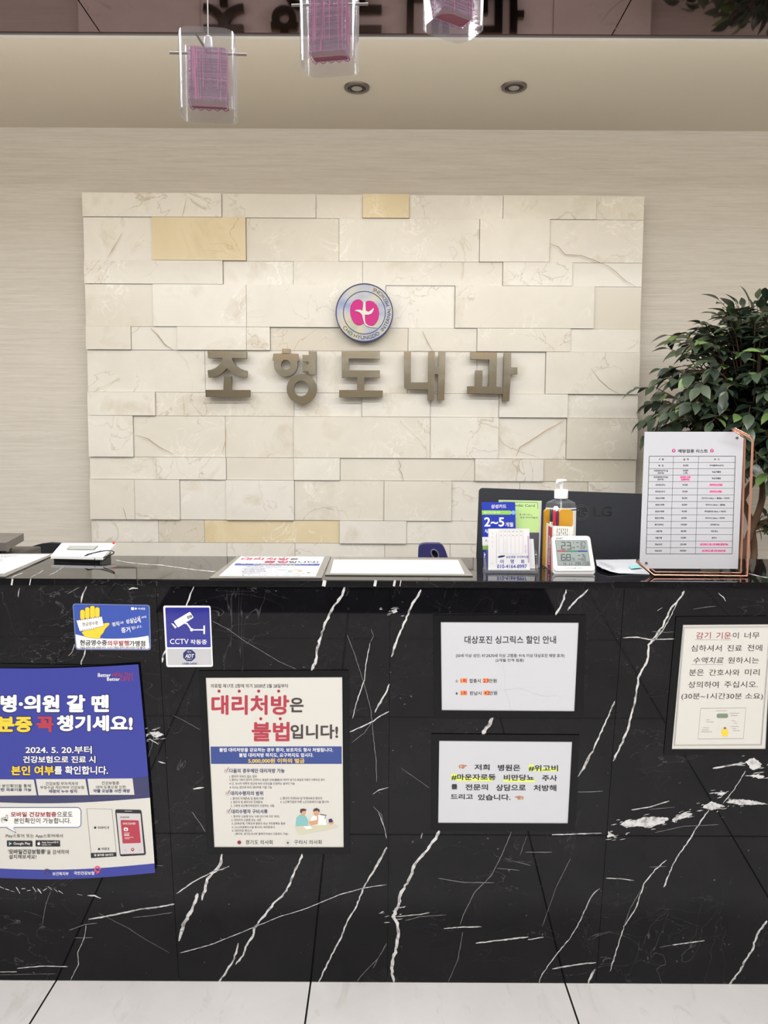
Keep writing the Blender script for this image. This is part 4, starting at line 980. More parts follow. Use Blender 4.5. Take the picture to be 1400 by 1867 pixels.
def lines_draw(rows, cols, m=M_INK3, seed=1):
    rn = random.Random(seed)
    def d(p):
        for c0, c1 in cols:
            for k in range(rows):
                y = 0.1 + 0.8 * k / rows; x = c0
                e = c1 - rn.random() * (c1 - c0) * 0.5
                while x < e:
                    w = rn.uniform(.02, .06); p.rect(x, y, min(x + w, e), y + 0.018, m, 0); x += w + .012
    return d
lying('document holder with a printed sheet at the far left end of the worktop', [(-62, 1010.5), (104, 1010.5), (9.5, 1053), (-190, 1053)], [(-50, 1012.2), (93, 1012.2), (7, 1048), (-172, 1048)],
      lambda p: lines_draw(11, [(0.08, 0.72)], M_INK2, 3)(p))
def mini_proxy(p):
    q = Print(p.mb, lambda x, y, off=0.0: p.mp((x - 117) / 1173, (y - 120) / 1443, off), p.base, p.step); proxy_sheet(q)
lying('document holder on the worktop, its sheet headed in red above a blue band', [(434, 1014.8), (603, 1015.4), (586.5, 1055.2), (381, 1055.6)], [(439, 1016), (591.6, 1016.6), (575.5, 1053), (399, 1052.4)], mini_proxy)
lying('wide document holder on the worktop in front of the navy seat back, faint two-column sheet', [(605, 1016.4), (839, 1020), (862, 1051.4), (592.5, 1049.6)], [(608.6, 1022), (835, 1022.8), (847, 1048.6), (602, 1047.2)], lines_draw(9, [(.06, .46), (.54, .95)], M_INK3, 5))

# ------------------------------------------------------------------ white sign pad with cable
zt = Z(0, 950, 6.364)
def lv(z, px, py): return level(TOP_Z + z).pt(px, py)
FL, FR_, BR_, BL_ = lv(.014, 92, 1013.6), lv(.014, 187.5, 1015.8), lv(.030, 211, 990.8), lv(.030, 112.4, 990)
sp = thing('signature_pad', 'small white tilted signature pad with a grey screen and black cable on the worktop', 'signature pad', (FL + FR_) / 2 - V((0, 0, (FL.z - TOP_Z))))
b = MB(); dn = V((0, 0, -0.0065)); b.prism([FL, FR_, BR_, BL_], dn, M_WPL); b.build('body', sp, recalc=True, bevel=0.0025)
def padpt(a, c, h=0.0): return (FL * (1 - a) + FR_ * a) * (1 - c) + (BL_ * (1 - a) + BR_ * a) * c + V((0, 0, h))
b = MB(); b.prism([padpt(.2, .47, .0008), padpt(.72, .47, .0008), padpt(.73, .78, .0008), padpt(.2, .78, .0008)], (0, 0, -.001), mat('pad_bezel', (70, 72, 74), .4)); b.prism([padpt(.215, .49, .0012), padpt(.705, .49, .0012), padpt(.715, .76, .0012), padpt(.215, .76, .0012)], (0, 0, -.0008), mat('pad_screen', (164, 166, 160), .2, coat=.5)); b.build('screen', sp, recalc=True)
MB().prism([padpt(.955, .93, .004), padpt(.99, .93, .004), padpt(.99, .985, .004), padpt(.955, .985, .004)], (0, 0, -.004), mat('red_plastic', (214, 50, 46), .35)).build('button', sp, recalc=True)
for a_, c_ in ((.2, .33), (.46, .33), (.53, .33)): MB().prism([padpt(a_, c_, .0006), padpt(a_ + .03, c_, .0006), padpt(a_ + .03, c_ + .03, .0006), padpt(a_, c_ + .03, .0006)], (0, 0, -.001), M_GREY).build('key', sp, recalc=True)
und = [padpt(.05, .05, -.007), padpt(.93, .05, -.007), padpt(.93, .9, -.007), padpt(.05, .9, -.007)]
b = MB(); b.add(und + [V((q.x, q.y, TOP_Z + .0008)) for q in und], [[0, 3, 2, 1], [4, 5, 6, 7], [0, 1, 5, 4], [1, 2, 6, 5], [2, 3, 7, 6], [3, 0, 4, 7]], M_BLKPL); b.build('base', sp, recalc=True)
cab = [(930, 438), (965, 415), (1020, 388), (1090, 368), (1160, 352), (1240, 343), (1295, 345), (1322, 358), (1318, 375), (1290, 392), (1240, 408), (1200, 425), (1165, 445), (1130, 458), (1105, 455), (1098, 440), (1115, 428), (1150, 432), (1165, 452), (1175, 470)]
yy = [FL.y - .004] * 3 + [FL.y + .02, FL.y + .03, FL.y + .02, FL.y + .005] + [FL.y - .012] * 13
b = MB().tube([at(*zt(x, y), q) for (x, y), q in zip(cab, yy)], 0.0013, M_BLKPL, 8); b.build('cable', sp, smooth=True)

# ------------------------------------------------------------------ leaflets and card holder
zc = Z(860, 880, 10)
lf = MB(); PY = upright(1.770); mG = on(PY, zc)
sheet_body(lf, mG, [(490, 313), (1275, 330), (1236, 1550), (440, 1550)], M_PAPER, 0.0, 0.0012)
p = Print(lf, mG, 0.0002, 0.00015)
p.poly([(560, 355), (1238, 366), (1226, 905), (540, 895)], M_GREEN, 0); p.poly([(540, 905), (1230, 912), (1210, 1500), (520, 1500)], M_SLATE, 0); p.poly([(490, 316), (1268, 333), (1262, 356), (488, 340)], M_GREEN, 0)
p.line([(560, 352), (1190, 362), (1205, 375), (1204, 478)], 9, M_INK2, 1); p.text('Hyundai Card', [(640, 385), (1150, 395), (1148, 456), (638, 446)], M_INK2, 0.01, 2)
p.text('8·10·12', [(872, 565), (1052, 568), (1050, 598), (872, 594)], M_INK2, .01, 2); p.text('개월', [(1060, 580), (1108, 582), (1108, 600), (1060, 598)], M_INK2, 0, 2); p.text('부분 무이자할부', [(876, 618), (1204, 624), (1202, 656), (876, 650)], M_INK2, .006, 2)
tag(lf.build('leaflet', loc=mG(838, 1550)), 'lime green and grey card leaflet standing upright behind the blue one', 'leaflet')
lf = MB(); PY = upright(1.748); mU = on(PY, zc)
sheet_body(lf, mU, rquad([(178, 352), (790, 358), (815, 1565), (212, 1565)], 20), M_SAMBLUE, 0.0, 0.0012)
p = Print(lf, mU, 0.0002, 0.00015)
p.text('삼성카드', (354, 395, 630, 468), M_WHITEINK, .016, 2); p.poly([(182, 505), (690, 508)] + arc(690, 545, 37, -90, 90, 8) + [(186, 582)], M_LIME, 1); p.text('2월의 무이자 할부 혜택', (216, 524, 512, 562), M_WHITEINK, .008, 2); p.circ(758, 545, 38, M_SKY, 2); p.ring(758, 545, 20, 5, M_SAMBLUE, 3)
p.text('2~5', (226, 630, 592, 802), M_WHITEINK, .026, 2, 5); p.text('개월', (610, 722, 755, 806), M_WHITEINK, .02, 2); p.text('무이자', (232, 850, 560, 925), M_WHITEINK, .02, 2)
p.poly([(190, 990), (805, 990), (806, 1150), (194, 1150)], M_WHITEINK, 1); p.text('7~12개월', (240, 1035, 560, 1085), M_NAVY, .0, 2); p.poly([(196, 1152), (806, 1152), (808, 1222), (200, 1222)], M_LIME, 1)
tag(lf.build('leaflet', loc=mU(500, 1565)), 'blue card leaflet with big white numerals standing behind the card holder', 'leaflet')
hold = thing('card_holder', 'clear acrylic business card holder at the front of the worktop', 'card holder', TOP.pt(*zc(730, 1672)))
mk = on(upright(1.733), zc)
MB().prism([mk(258, 1600), mk(1208, 1600), mk(1208, 1295), mk(1190, 1245), mk(1130, 1198), mk(1000, 1165), mk(420, 1165), mk(300, 1190), mk(258, 1240)], (0, .003, 0), M_ACRYL).build('back_plate', hold, recalc=True)
ml = on(upright(1.690), zc)
MB().prism([ml(246, 1672), ml(1214, 1672), ml(1214, 1600), ml(246, 1600)], (0, .003, 0), M_ACRYL).build('front_lip', hold, recalc=True)
zb = TOP_Z + 0.0005; q0, q1 = ml(246, 1672), ml(1214, 1672)
MB().box(((q0.x + q1.x) / 2, 1.712, TOP_Z + .0035), (q1.x - q0.x, .046, .006), M_ACRYL).build('base', hold)
for k, x in ((0, q0.x + .0015), (1, q1.x - .0015)):
    MB().prism([(x, 1.6935, TOP_Z + .007), (x, 1.7325, TOP_Z + .007), (x, 1.7325, TOP_Z + .042), (x, 1.72, TOP_Z + .040), (x, 1.6935, TOP_Z + .016)], (.0015, 0, 0), M_ACRYL).build('side_plate', hold, recalc=True)
def bcard(y, q, draw, label):
    mb = MB(); m_ = on(upright(y), zc); sheet_body(mb, m_, q, mat('card_stock', (238, 237, 236), .5), 0, .0006)
    if draw: draw(Print(mb, m_, .0002, .00012))
    tag(mb.build('business_card', loc=m_(*q[3])), label, 'business card')
def dcard(p):
    p.line(rr(498, 858, 935, 1300, 40), 5, M_INK3, 0, True)
    for x in (572, 645, 716, 790, 862): p.line([(x, 862), (x, 1290)], 4, M_INK3, 0)
    for i, x in enumerate((534, 606, 680, 752, 824, 895)):
        p.text('상해질병보험'[i], (x - 10, 880, x + 10, 902), M_INK2, .01); p.text('보장내용안내'[i], (x - 10, 950, x + 10, 972), M_INK2, .01)
        if i == 1:
            for k in range(8): p.text('가입설계상담문의'[k], (x - 8, 1020 + k * 34, x + 8, 1042 + k * 34), M_INK3, 0)
    for y in (915, 985, 1065, 1150, 1460): p.text('종', (366, y, 388, y + 24), M_INK3, 0)
    p.line([(452, 910), (452, 1480)], 7, M_INK3, 0); p.poly([(1016, 970), (1042, 970), (1052, 1460), (1022, 1460)], mat('lilac_ink', (196, 176, 214), .5), 0)
    for k in range(6): p.text('고객사은품신'[k], (965, 1130 + k * 28, 995, 1154 + k * 28), MATS['lilac_ink'], 0)
    p.poly([(465, 1360), (500, 1335), (560, 1325), (608, 1326), (600, 1345), (560, 1362), (500, 1370)], M_NAVY, 1); p.text('삼성생명 구리역지점', (622, 1330, 1030, 1378), mat('blue_ink', (58, 70, 170), .5), .012, 1)
    p.text('이', (518, 1402, 582, 1476), MATS['blue_ink'], .016, 1); p.text('명', (706, 1398, 768, 1474), MATS['blue_ink'], .016, 1); p.text('희', (895, 1402, 955, 1478), MATS['blue_ink'], .016, 1)
    p.text('010-4164-8997', (462, 1492, 1004, 1562), MATS['blue_ink'], .016, 1)
bcard(1.704, [(302, 838), (1050, 838), (1062, 1588), (298, 1588)], dcard, 'white business card with blue name and number at the front of the acrylic holder')
bcard(1.714, [(720, 1020), (1126, 1026), (1156, 1566), (720, 1566)], None, 'blank white card peeking out behind the front business card')

# ------------------------------------------------------------------ carton with pens
zp = Z(960, 860, 9.336)
N_ = TOP.pt(1005.5, 1041); ux = V((1, .055, 0)).normalized(); uy = V((-.055, 1, 0)).normalized(); BW, BD, BH, tk = .049, .076, .103, .0012
cart = thing('carton_box', 'open white medicine carton with a red side stripe, used as a pen stand', 'box', (N_.x + .024, N_.y + .038, TOP_Z))
def cb(a, d, h): return N_ + ux * a + uy * d + V((0, 0, h))
b = MB()
def wallp(p0, p1, h0, h1):
    nrm = (p1 - p0).normalized().cross(V((0, 0, 1)))
    b.prism([p0 + V((0, 0, .0006)), p1 + V((0, 0, .0006)), p1 + V((0, 0, h1)), p0 + V((0, 0, h0))], -nrm * tk, M_BOXY)
wallp(cb(0, 0, 0), cb(BW, 0, 0), BH, BH - .002); wallp(cb(BW, 0, 0), cb(BW, BD, 0), BH, BH); wallp(cb(BW, BD, 0), cb(0, BD, 0), BH, BH); wallp(cb(0, BD, 0), cb(0, 0, 0), BH + .002, BH)
b.prism([cb(0, 0, .002), cb(BW, 0, .002), cb(BW, BD, .002), cb(0, BD, .002)], (0, 0, -.0015), M_BOXY)
side = Print(b, lambda x, y, off=0.0: cb(-off, x, y), .0003, .0002)
side.poly([(.004, .002), (.036, .002), (.036, .099), (.004, .099)], M_BOXR, 0); side.text('Hexamedine', [(.014, .012), (.014, .078), (.028, .078), (.028, .012)], M_WHITEINK, .01, 1)
fr2 = Print(b, lambda x, y, off=0.0: cb(x, -off, y), .0003, .0002)
for k in range(6):
    y = BH - .006
    rn = random.Random(k)
    while y > .045:
        w = rn.uniform(.003, .012); fr2.rect(.010 + k * .0046, y - w, .0115 + k * .0046, y, M_INK2, 0); y -= w + rn.uniform(.001, .004)
b.build('carton', cart, recalc=False)
def upright_block(name, px0, px1, y, z_top, label, cat, m, r, th, group=None):
    """rounded-top upright item standing in the carton"""
    pl = upright(y); x0 = pl.pt(px0, 940).x; x1 = pl.pt(px1, 940).x; z0 = TOP_Z + .0035
    pts = [(x0, y, z0), (x1, y, z0)] + [(x1 - r + r * math.cos(R(a)), y, z_top - r + r * math.sin(R(a))) for a in range(0, 91, 15)] + [(x0 + r + r * math.cos(R(a)), y, z_top - r + r * math.sin(R(a))) for a in range(90, 181, 15)]
    o = MB().prism(pts, (0, th, 0), m).build(name, loc=((x0 + x1) / 2, y + th / 2, z0), recalc=True, bevel=min(.0018, th * .3))
    return tag(o, label, cat, group)
zz = lambda py, y: upright(y).pt(1020, py).z
upright_block('plastic_case', 1019.5, 1044.5, 1.744, zz(929, 1.744), 'wide amber plastic case with rounded top standing in the carton', 'case', M_GOLD, .008, .012)
upright_block('plastic_case', 992.5, 1006, 1.782, zz(929, 1.782), 'narrow amber plastic case at the rear left of the carton', 'case', M_GOLD, .007, .014)
def pen(px, y, top, r, m, cap, label):
    x = upright(y).pt(px, 940).x; z0 = TOP_Z + .0035
    t = thing('pen', label, 'pen', (x, y, z0), 'pens in the carton')
    MB().lathe([(0.0005, 0), (r, .004), (r, top - z0 - .028), (r * .98, top - z0 - .028)], (x, y, z0), m, 14).build('barrel', t, smooth=True)
    MB().lathe([(r * 1.02, top - z0 - .028), (r * 1.08, top - z0 - .027), (r * 1.08, top - z0 - .003), (r * .7, top - z0)], (x, y, z0), cap, 14).build('cap', t, smooth=True)
pen(1010.5, 1.741, zz(930, 1.741), .0032, M_BOXR, mat('cherry_plastic', (190, 26, 60), .25, coat=.4), 'cherry red pen in the carton')
pen(1016.2, 1.742, zz(931, 1.742), .0032, mat('plum_plastic', (96, 20, 70), .25, coat=.4), mat('plum_plastic', (96, 20, 70)), 'dark plum pen between the red pen and the wide amber case')
pen(1005.0, 1.762, zz(929, 1.762), .0036, M_WPL, mat('dark_teal', (34, 62, 70), .3), 'white pen with a dark teal cap in the carton')
pen(1013.0, 1.785, zz(923, 1.785), .0055, M_WPL, M_WPL, 'thick all-white marker pen in the carton')

# ------------------------------------------------------------------ hand sanitiser
by = 1.872; bx = upright(by).pt(1021.5, 960).x; hz = lambda py: upright(by).pt(1021.5, py).z - TOP_Z - .0006
san = thing('pump_bottle', 'clear hand sanitiser bottle with a white pump, behind the carton of pens', 'bottle', (bx, by, TOP_Z + .0006))
sx = (upright(by).pt(1049.2, 960).x - upright(by).pt(993.8, 960).x) / 2; C0 = (bx, by, TOP_Z + .0006); sh_z = hz(913.5)
prof = [(.3 * sx, 0), (.92 * sx, 0), (sx, .006), (sx, sh_z - .012), (.94 * sx, sh_z - .004), (.6 * sx, sh_z + .002), (.42 * sx, sh_z + .004), (.40 * sx, hz(908.5))]
MB().lathe(prof, C0, M_BOTTLE, 40, 1, .72).build('bottle_body', san, smooth=True)
MB().lathe([(.2 * sx, .002), (.9 * sx, .002), (.955 * sx, .008), (.955 * sx, sh_z - .018), (.9 * sx, sh_z - .0175)], C0, thin_glass('clear_gel', (.93, .95, .96), 1.1, 0, .04, (.8, .85, .9)), 40, 1, .70).build('gel', san, smooth=True)
lb = MB(); nb = 30; vs = []
for k in range(nb + 1):
    a = math.pi * 1.02 + math.pi * .96 * k / nb
    for zq in (.030, hz(925)): vs.append(V((bx + sx * 1.006 * math.cos(a), by + sx * .725 * math.sin(a), C0[2] + zq)))
lb.add(vs, [[2 * k, 2 * k + 2, 2 * k + 3, 2 * k + 1] for k in range(nb)], M_BOXY)
vs2 = []
for k in range(nb + 1):
    a = math.pi * 1.05 + math.pi * .9 * k / nb
    for zq in (hz(929.5), hz(927.5)): vs2.append(V((bx + sx * 1.012 * math.cos(a), by + sx * .731 * math.sin(a), C0[2] + zq)))
lb.add(vs2, [[2 * k, 2 * k + 2, 2 * k + 3, 2 * k + 1] for k in range(nb)], M_NAVY)
lb.build('paper_label', san, smooth=True)
cr_ = (upright(by).pt(1034.7, 900).x - upright(by).pt(1010.2, 900).x) / 2
MB().lathe([(cr_ * .9, hz(909)), (cr_, hz(908.5)), (cr_, hz(894)), (cr_ * .9, hz(892)), (cr_ * .4, hz(891.5))], C0, M_WPL, 32).build('cap', san, smooth=True)
MB().lathe([(.004, hz(891)), (.0045, hz(884)), (.006, hz(880))], C0, M_WPL, 16).build('pump_stem', san, smooth=True)
MB().lathe([(.004, hz(880.5)), (.009, hz(878.5)), (.0125, hz(876.5)), (.0125, hz(875)), (.010, hz(873.8))], C0, M_WPL, 24).build('pump_head', san, smooth=True)
MB().tube([(bx, by, C0[2] + hz(877)), (bx - .012, by - .02, C0[2] + hz(877)), (bx - .018, by - .03, C0[2] + hz(878.5))], [.005, .0042, .0032], M_WPL, 10).build('nozzle', san, smooth=True)
MB().tube([(bx, by, C0[2] + hz(908)), (bx + .004, by, C0[2] + .01)], .002, M_WPL, 8).build('dip_tube', san)

# ------------------------------------------------------------------ thermo-hygrometer
tb = TOP.pt(1046, 1046.5); TP = Plane((tb.x, tb.y, TOP_Z), (1, 0.0, 0), (0, .2, 1)); mT = on(TP, zp)
th = thing('thermometer', 'white square digital thermometer and humidity display leaning at the front of the worktop', 'thermometer', (tb.x, tb.y + .012, TOP_Z))
shell = rquad([(432, 1096), (1078, 1093), (1172, 1744), (446, 1748)], 62, 7)
b = MB(); b.prism([mT(x, y, 0) for x, y in shell][::-1], -TP.n * .016, mat('shell_grey', (206, 204, 200), .35)); b.build('shell', th, recalc=True, bevel=.002)
face = rquad([(430, 1092), (1072, 1092), (1172, 1688), (462, 1692)], 66, 7)
MB().prism([mT(x, y, .0022) for x, y in face][::-1], -TP.n * .003, M_WPL).build('face', th, recalc=True, bevel=.0008)
b = MB(); scr = [(486, 1166), (1026, 1170), (1086, 1596), (532, 1592)]
b.prism([mT(x, y, .0026) for x, y in scr][::-1], -TP.n * .0006, M_LCD)
p = Print(b, mT, .0027, .0001)
p.line(scr, 7, M_LCDINK, 0, True)
SEG = {'0': 'abcdef', '1': 'bc', '2': 'abged', '3': 'abgcd', '4': 'fgbc', '5': 'afgcd', '6': 'afgedc', '7': 'abc', '8': 'abcdefg', '9': 'abcdfg'}
def seg(ch, x, y, w, h, t, sl=0.09):
    g = lambda a, c: (x + w * a + sl * h * c, y + h * c)
    L = {'a': ((0, 0), (1, 0)), 'b': ((1, 0), (1, .5)), 'c': ((1, .5), (1, 1)), 'd': ((0, 1), (1, 1)), 'e': ((0, .5), (0, 1)), 'f': ((0, 0), (0, .5)), 'g': ((0, .5), (1, .5))}
    for s in SEG[ch]: p.line([g(*L[s][0]), g(*L[s][1])], t, M_LCDINK, 1)
for i, c in enumerate('23'): seg(c, 588 + i * 92, 1200, 62, 118, 12)
seg('4', 776, 1272, 34, 44, 7); p.circ(768, 1316, 5, M_LCDINK, 1)
for i, c in enumerate('27'): seg(c, 916 + i * 46, 1192, 30, 54, 7)
for i, c in enumerate('22'): seg(c, 918 + i * 46, 1262, 30, 54, 7)
for i, c in enumerate('68'): seg(c, 590 + i * 88, 1410, 64, 96, 12, .05)
for i, c in enumerate('76'): seg(c, 930 + i * 38, 1406, 26, 44, 6)
for i, c in enumerate('60'): seg(c, 934 + i * 40, 1466, 26, 44, 6)
for c, x in zip('41128', (628, 716, 756, 826, 880)): seg(c, x, 1544, 36 if c != '1' else 12, 50, 7, .05)
for c, x in zip('08', (970, 1026)): seg(c, x, 1544, 36, 50, 7, .05)
p.line([(952, 1548), (944, 1594)], 4, M_LCDINK, 1); p.text('°C', (778, 1192, 812, 1224), M_LCDINK, 0); p.text('%', (776, 1464, 822, 1510), M_LCDINK, 0)
for x, y in ((840, 1205), (848, 1276), (868, 1424), (874, 1488)): p.line([(x, y), (x + 46, y)], 9, M_LCDINK, 1)
p.poly([(518, 1336), (676, 1338), (680, 1362), (522, 1360)], mat('lcd_red', (176, 66, 70), .4), 1); p.poly([(676, 1338), (872, 1340), (876, 1364), (680, 1362)], mat('lcd_green', (52, 128, 100), .4), 1); p.poly([(872, 1340), (1032, 1342), (1036, 1365), (876, 1364)], mat('lcd_blue', (40, 60, 150), .4), 1)
p.line([(530, 1522), (1075, 1526)], 3, M_LCDINK, 1)
p = Print(b, mT, .0024, .0001); p.text('AND', (490, 1120, 608, 1146), M_INK, .012, 0, skew=.5); p.text('TH-0516', (640, 1132, 728, 1142), M_INK2, 0, 0); p.text('Don’t Light    Stroke', (676, 1634, 950, 1650), M_INK2, 0, 0); p.circ(826, 1642, 14, M_INK3, 0)
b.build('screen', th)

# ------------------------------------------------------------------ paper slip
b = MB(); pq = [(1086, 1020.5), (1182, 1019.5), (1184, 1047), (1150, 1045.6), (1128, 1045), (1112, 1041.5), (1098, 1036), (1088, 1031)]
zs_ = [.004, .0015, .0012, .0016, .003, .006, .008, .008]
P = [level(TOP_Z + z).pt(x, y) for (x, y), z in zip(pq, zs_)]; c = sum(P, V((0, 0, 0))) / len(P); c.z = TOP_Z + .0035
for k in range(len(P)): b.add([P[k], P[(k + 1) % len(P)], c, P[k] - V((0, 0, .0004)), P[(k + 1) % len(P)] - V((0, 0, .0004)), c - V((0, 0, .0004))], [[0, 1, 2], [5, 4, 3], [0, 3, 4, 1]], M_PAPER)
for k in range(7): b.add([level(TOP_Z + .0065).pt(1092 + a + k * .8, 1023 + k * 2.3 + q) for a, q in ((0, 0), (26, .8), (26, 1.4), (0, .6))], [[3, 2, 1, 0]], M_INK3)
b.add([level(TOP_Z + .005).pt(*q) for q in ((1146, 1031), (1166, 1029.5), (1170, 1035), (1150, 1037))], [[3, 2, 1, 0]], M_TEAL)
tag(b.build('paper_slip', loc=(c.x, c.y, TOP_Z)), 'loose white paper slip with a curled edge between the thermometer and the wire stand', 'paper')

# ------------------------------------------------------------------ rose-gold wire stand with price list
zS = Z(1160, 780, 5.833); YN, YF, YS = 1.655, 1.699, 1.684
nz = lambda x, y: at(*zS(x, y), YN); fz = lambda x, y: at(*zS(x, y), YF)
st = thing('wire_stand', 'rose-gold wire sign stand holding an upright white price list at the right of the worktop', 'sign stand', (at(*zS(620, 1560), 1.68).x, 1.677, TOP_Z))
rw = .0025; zb_ = TOP_Z + rw + .0002
loop = [nz(5, 1420), nz(185, 1566), nz(1178, 1566), nz(1238, 138), nz(1215, 100), nz(1050, 15), fz(1018, 14), fz(1040, 40), fz(1128, 95), fz(1150, 125), fz(1108, 1540), fz(200, 1540), fz(10, 1400)]
for k in (1, 2, 10, 11): loop[k].z = zb_
MB().tube(loop, rw, M_COPPER, 12, closed=True).build('wire_frame', st, smooth=True)
mQ = on(upright(YS), zS)
outl = [(88, 42), (1040, 42), (1140, 112), (1080, 1500), (60, 1496), (32, 1470)]
MB().prism([mQ(x, y, -.0004) for x, y in outl][::-1], (0, .002, 0), M_ACRYL).build('acrylic_plate', st, recalc=True)
b = MB(); sheet_body(b, mQ, outl, M_PAPER, .0004, .0005)
p = Print(b, mQ, .0006, .00012)
p.text('예방접종 리스트', (443, 228, 760, 266), M_INK, .02)
for x in (398, 804): p.circ(x, 243, 19, M_MAG, 1); p.line([(x - 10, 238), (x, 243), (x + 10, 236)], 4, M_WHITEINK, 2); p.line([(x, 230), (x, 256)], 4, M_WHITEINK, 2)
ys = [302, 368, 435, 503, 572, 643, 714, 784, 854, 925, 995, 1065, 1135, 1205, 1275, 1341]
fx = lambda x, y: x - (y - 302) * 0.0325
for i, y in enumerate(ys): p.line([(fx(137, y), y), (fx(1053, y), y)], 5 if i in (0, 15) else 3, M_INK, 1)
for x in (137, 395, 662, 1053): p.line([(fx(x, 302), 302), (fx(x, 1341), 1341)], 5 if x in (137, 1053) else 3, M_INK, 1)
rowsT = [('구  분', '금  액', '비  고'), ('독  감', '30,000', '지씨플루(녹십자)'), ('자궁경부암가다실|(만9세)', '40,000|(1회)', '녹십자웰빙'), ('자궁경부암가다실|(만9세)', '*30,000 ~2회|(2월부터)', '녹십자웰빙'), ('비타민D주사', '50,000', '*메리트D(3개월)'),
         ('비타민D주사', '30,000', '*메리트(1개월)'), ('영양수액제', '80,000', '마이어스100mL + 셀레늄 + 비타민'), ('영양수액제', '60,000', '마이어스100mL + 셀레늄'), ('영양수액제', '70,000', '푸르설타민100mL + 비타민'), ('영양수액제', '60,000', '마이어스100mL + 비타민'),
         ('폐구균백신', '130,000', '프리베나20'), ('A형간염', '80,000', '하브릭스'), ('B형간염', '25,000', '유박스'), ('대상포진', '230,000', '*싱그릭스 1회, 1차 분할 결제가능'), ('대상포진', '420,000', '*싱그릭스 2회, 2차 완납가능')]
for i, cells in enumerate(rowsT):
    ym = (ys[i] + ys[i + 1]) / 2
    for s, (x0, x1) in zip(cells, ((137, 395), (395, 662), (662, 1053))):
        pink = s.startswith('*'); s = s.lstrip('*'); ls = s.split('|'); cx = fx((x0 + x1) / 2, ym)
        for k, l_ in enumerate(ls):
            w = min((x1 - x0) * .86, sum(22 if ord(c) > 127 else 11 for c in l_) * .86); yc = ym + (k - (len(ls) - 1) / 2) * 26
            if pink: p.poly(rr(cx - w / 2 - 6, yc - 13, cx + w / 2 + 6, yc + 13, 8), M_PHL, 0)
            p.text(l_, (cx - w / 2, yc - 10, cx + w / 2, yc + 10), M_DKRED if pink else M_INK, .02, 1, 2)
b.build('price_list_sheet', st)
for x, y in ((1068, 108), (103, 1437)):
    c = mQ(x, y); MB().tube([c + V((0, -.003, 0)), c + V((0, -.0006, 0))], .0026, M_STEEL, 14).build('screw', st, smooth=True)
for a, q in (((1100, 80), (1068, 108)), ((70, 1462), (103, 1437))):   # small arms from wire to sheet corners
    MB().tube([fz(*a), mQ(*q) + V((0, .003, 0))], .0018, M_COPPER, 8).build('corner_bracket', st)

# ================================================================== behind the counter
desk = thing('work_desk', 'grey lower work desk running behind the counter, carrying the monitor', 'desk', (-.45, 2.2, 0))
MB().box((-.45, 2.20, .705), (2.9, .46, .03), M_DESK).build('desk_top', desk, bevel=.003)
for x in (-1.86, -.45, .96): MB().box((x, 2.22, .345), (.03, .40, .69), M_DESK).build('leg_panel', desk)
MB().box((-.45, 1.985, .45), (2.79, .018, .45), M_DESK).build('back_panel', desk)

# monitor seen from behind
mA, mBp = at(873, 889.5, 2.13), at(1283, 904.5, 2.02)
mu = (mBp - mA); MW = mu.length; mu.normalize()
mv = V((0, 0.035, 1)); mv = (mv - mu * mv.dot(mu)).normalized(); mn = mu.cross(mv).normalized()   # mn looks to the viewer
MH = .375
def mp3(a, c, d=0.0): return mA + mu * (a * MW) - mv * (c * MH) - mn * d
mon = thing('computer_monitor', 'black computer monitor seen from behind, embossed logo on its back, beyond the counter', 'monitor', (mp3(.5, 1, .05).x, mp3(.5, 1, .05).y, .72))
def mrect(a0, c0, a1, c1, r, d): return [mp3(x / MW, y / MH, d) for x, y in rr(a0 * MW, c0 * MH, a1 * MW, c1 * MH, r)]
MB().prism(mrect(0, 0, 1, 1, .010, 0)[::-1], -mn * .028, M_DARK).build('back_shell', mon, recalc=True, bevel=.004)
MB().prism(mrect(.002, .003, .998, .997, .009, .0285)[::-1], -mn * .008, mat('pale_bezel', (196, 196, 196), .4)).build('bezel', mon, recalc=True)
MB().prism(mrect(.02, .03, .98, .95, .002, .0368)[::-1], -mn * .0008, mat('screen_off', (12, 13, 16), .1)).build('screen', mon, recalc=True)
M_EMB = mat('embossed_black', (27, 29, 35), .22, spec=.5)
mM = lambda px, py, off=0.0: (lambda P: P.pt(px, py, off))(MPL)
MPL = Plane(mA, mu, mv)
cxp, cyp, rp = 1059.5, 934.5, 14.8
lg = MB(); p = Print(lg, mM, .0004, .0002)
p.circ(cxp, cyp, rp, M_EMB, 0, n=40)
p.ring(cxp, cyp, rp - .8, .9, mat('emboss_light', (66, 70, 76), .4), 1, 44)
p.line([(cxp - 1, cyp - 6.5), (cxp - 1, cyp + 5.8), (cxp + 4, cyp + 5.8)], 1.0, MATS['emboss_light'], 1)
p.line(arc(cxp, cyp, 11, -60, -360, 20), 1.0, MATS['emboss_light'], 1); p.line([(cxp + 4.5, cyp), (cxp + 11, cyp)], 1.0, MATS['emboss_light'], 1); p.circ(cxp - 6, cyp - 4, 1.5, MATS['emboss_light'], 1)
p.text('LG', (1081.5, 924.5, 1116, 943.5), MATS['emboss_light'], .03, 0, 5); p.text('LG', (1081.5, 923.8, 1115.6, 942.8), M_EMB, .03, 1, 5)  # lighter copy underneath paints a lit edge onto the flat letters
lg.build('embossed_logo', mon)
cxm = mp3(.5, .9, .03)
MB().box((cxm.x, cxm.y + .012, .80), (.07, .03, .16), M_BLKPL, rz=math.atan2(mu.y, mu.x)).build('neck', mon, bevel=.004)
MB().lathe([(.13, 0), (.13, .006), (.12, .012), (.02, .016)], (cxm.x, cxm.y + .02, .7205), M_BLKPL, 40, 1, .72).build('stand_base', mon, smooth=True)

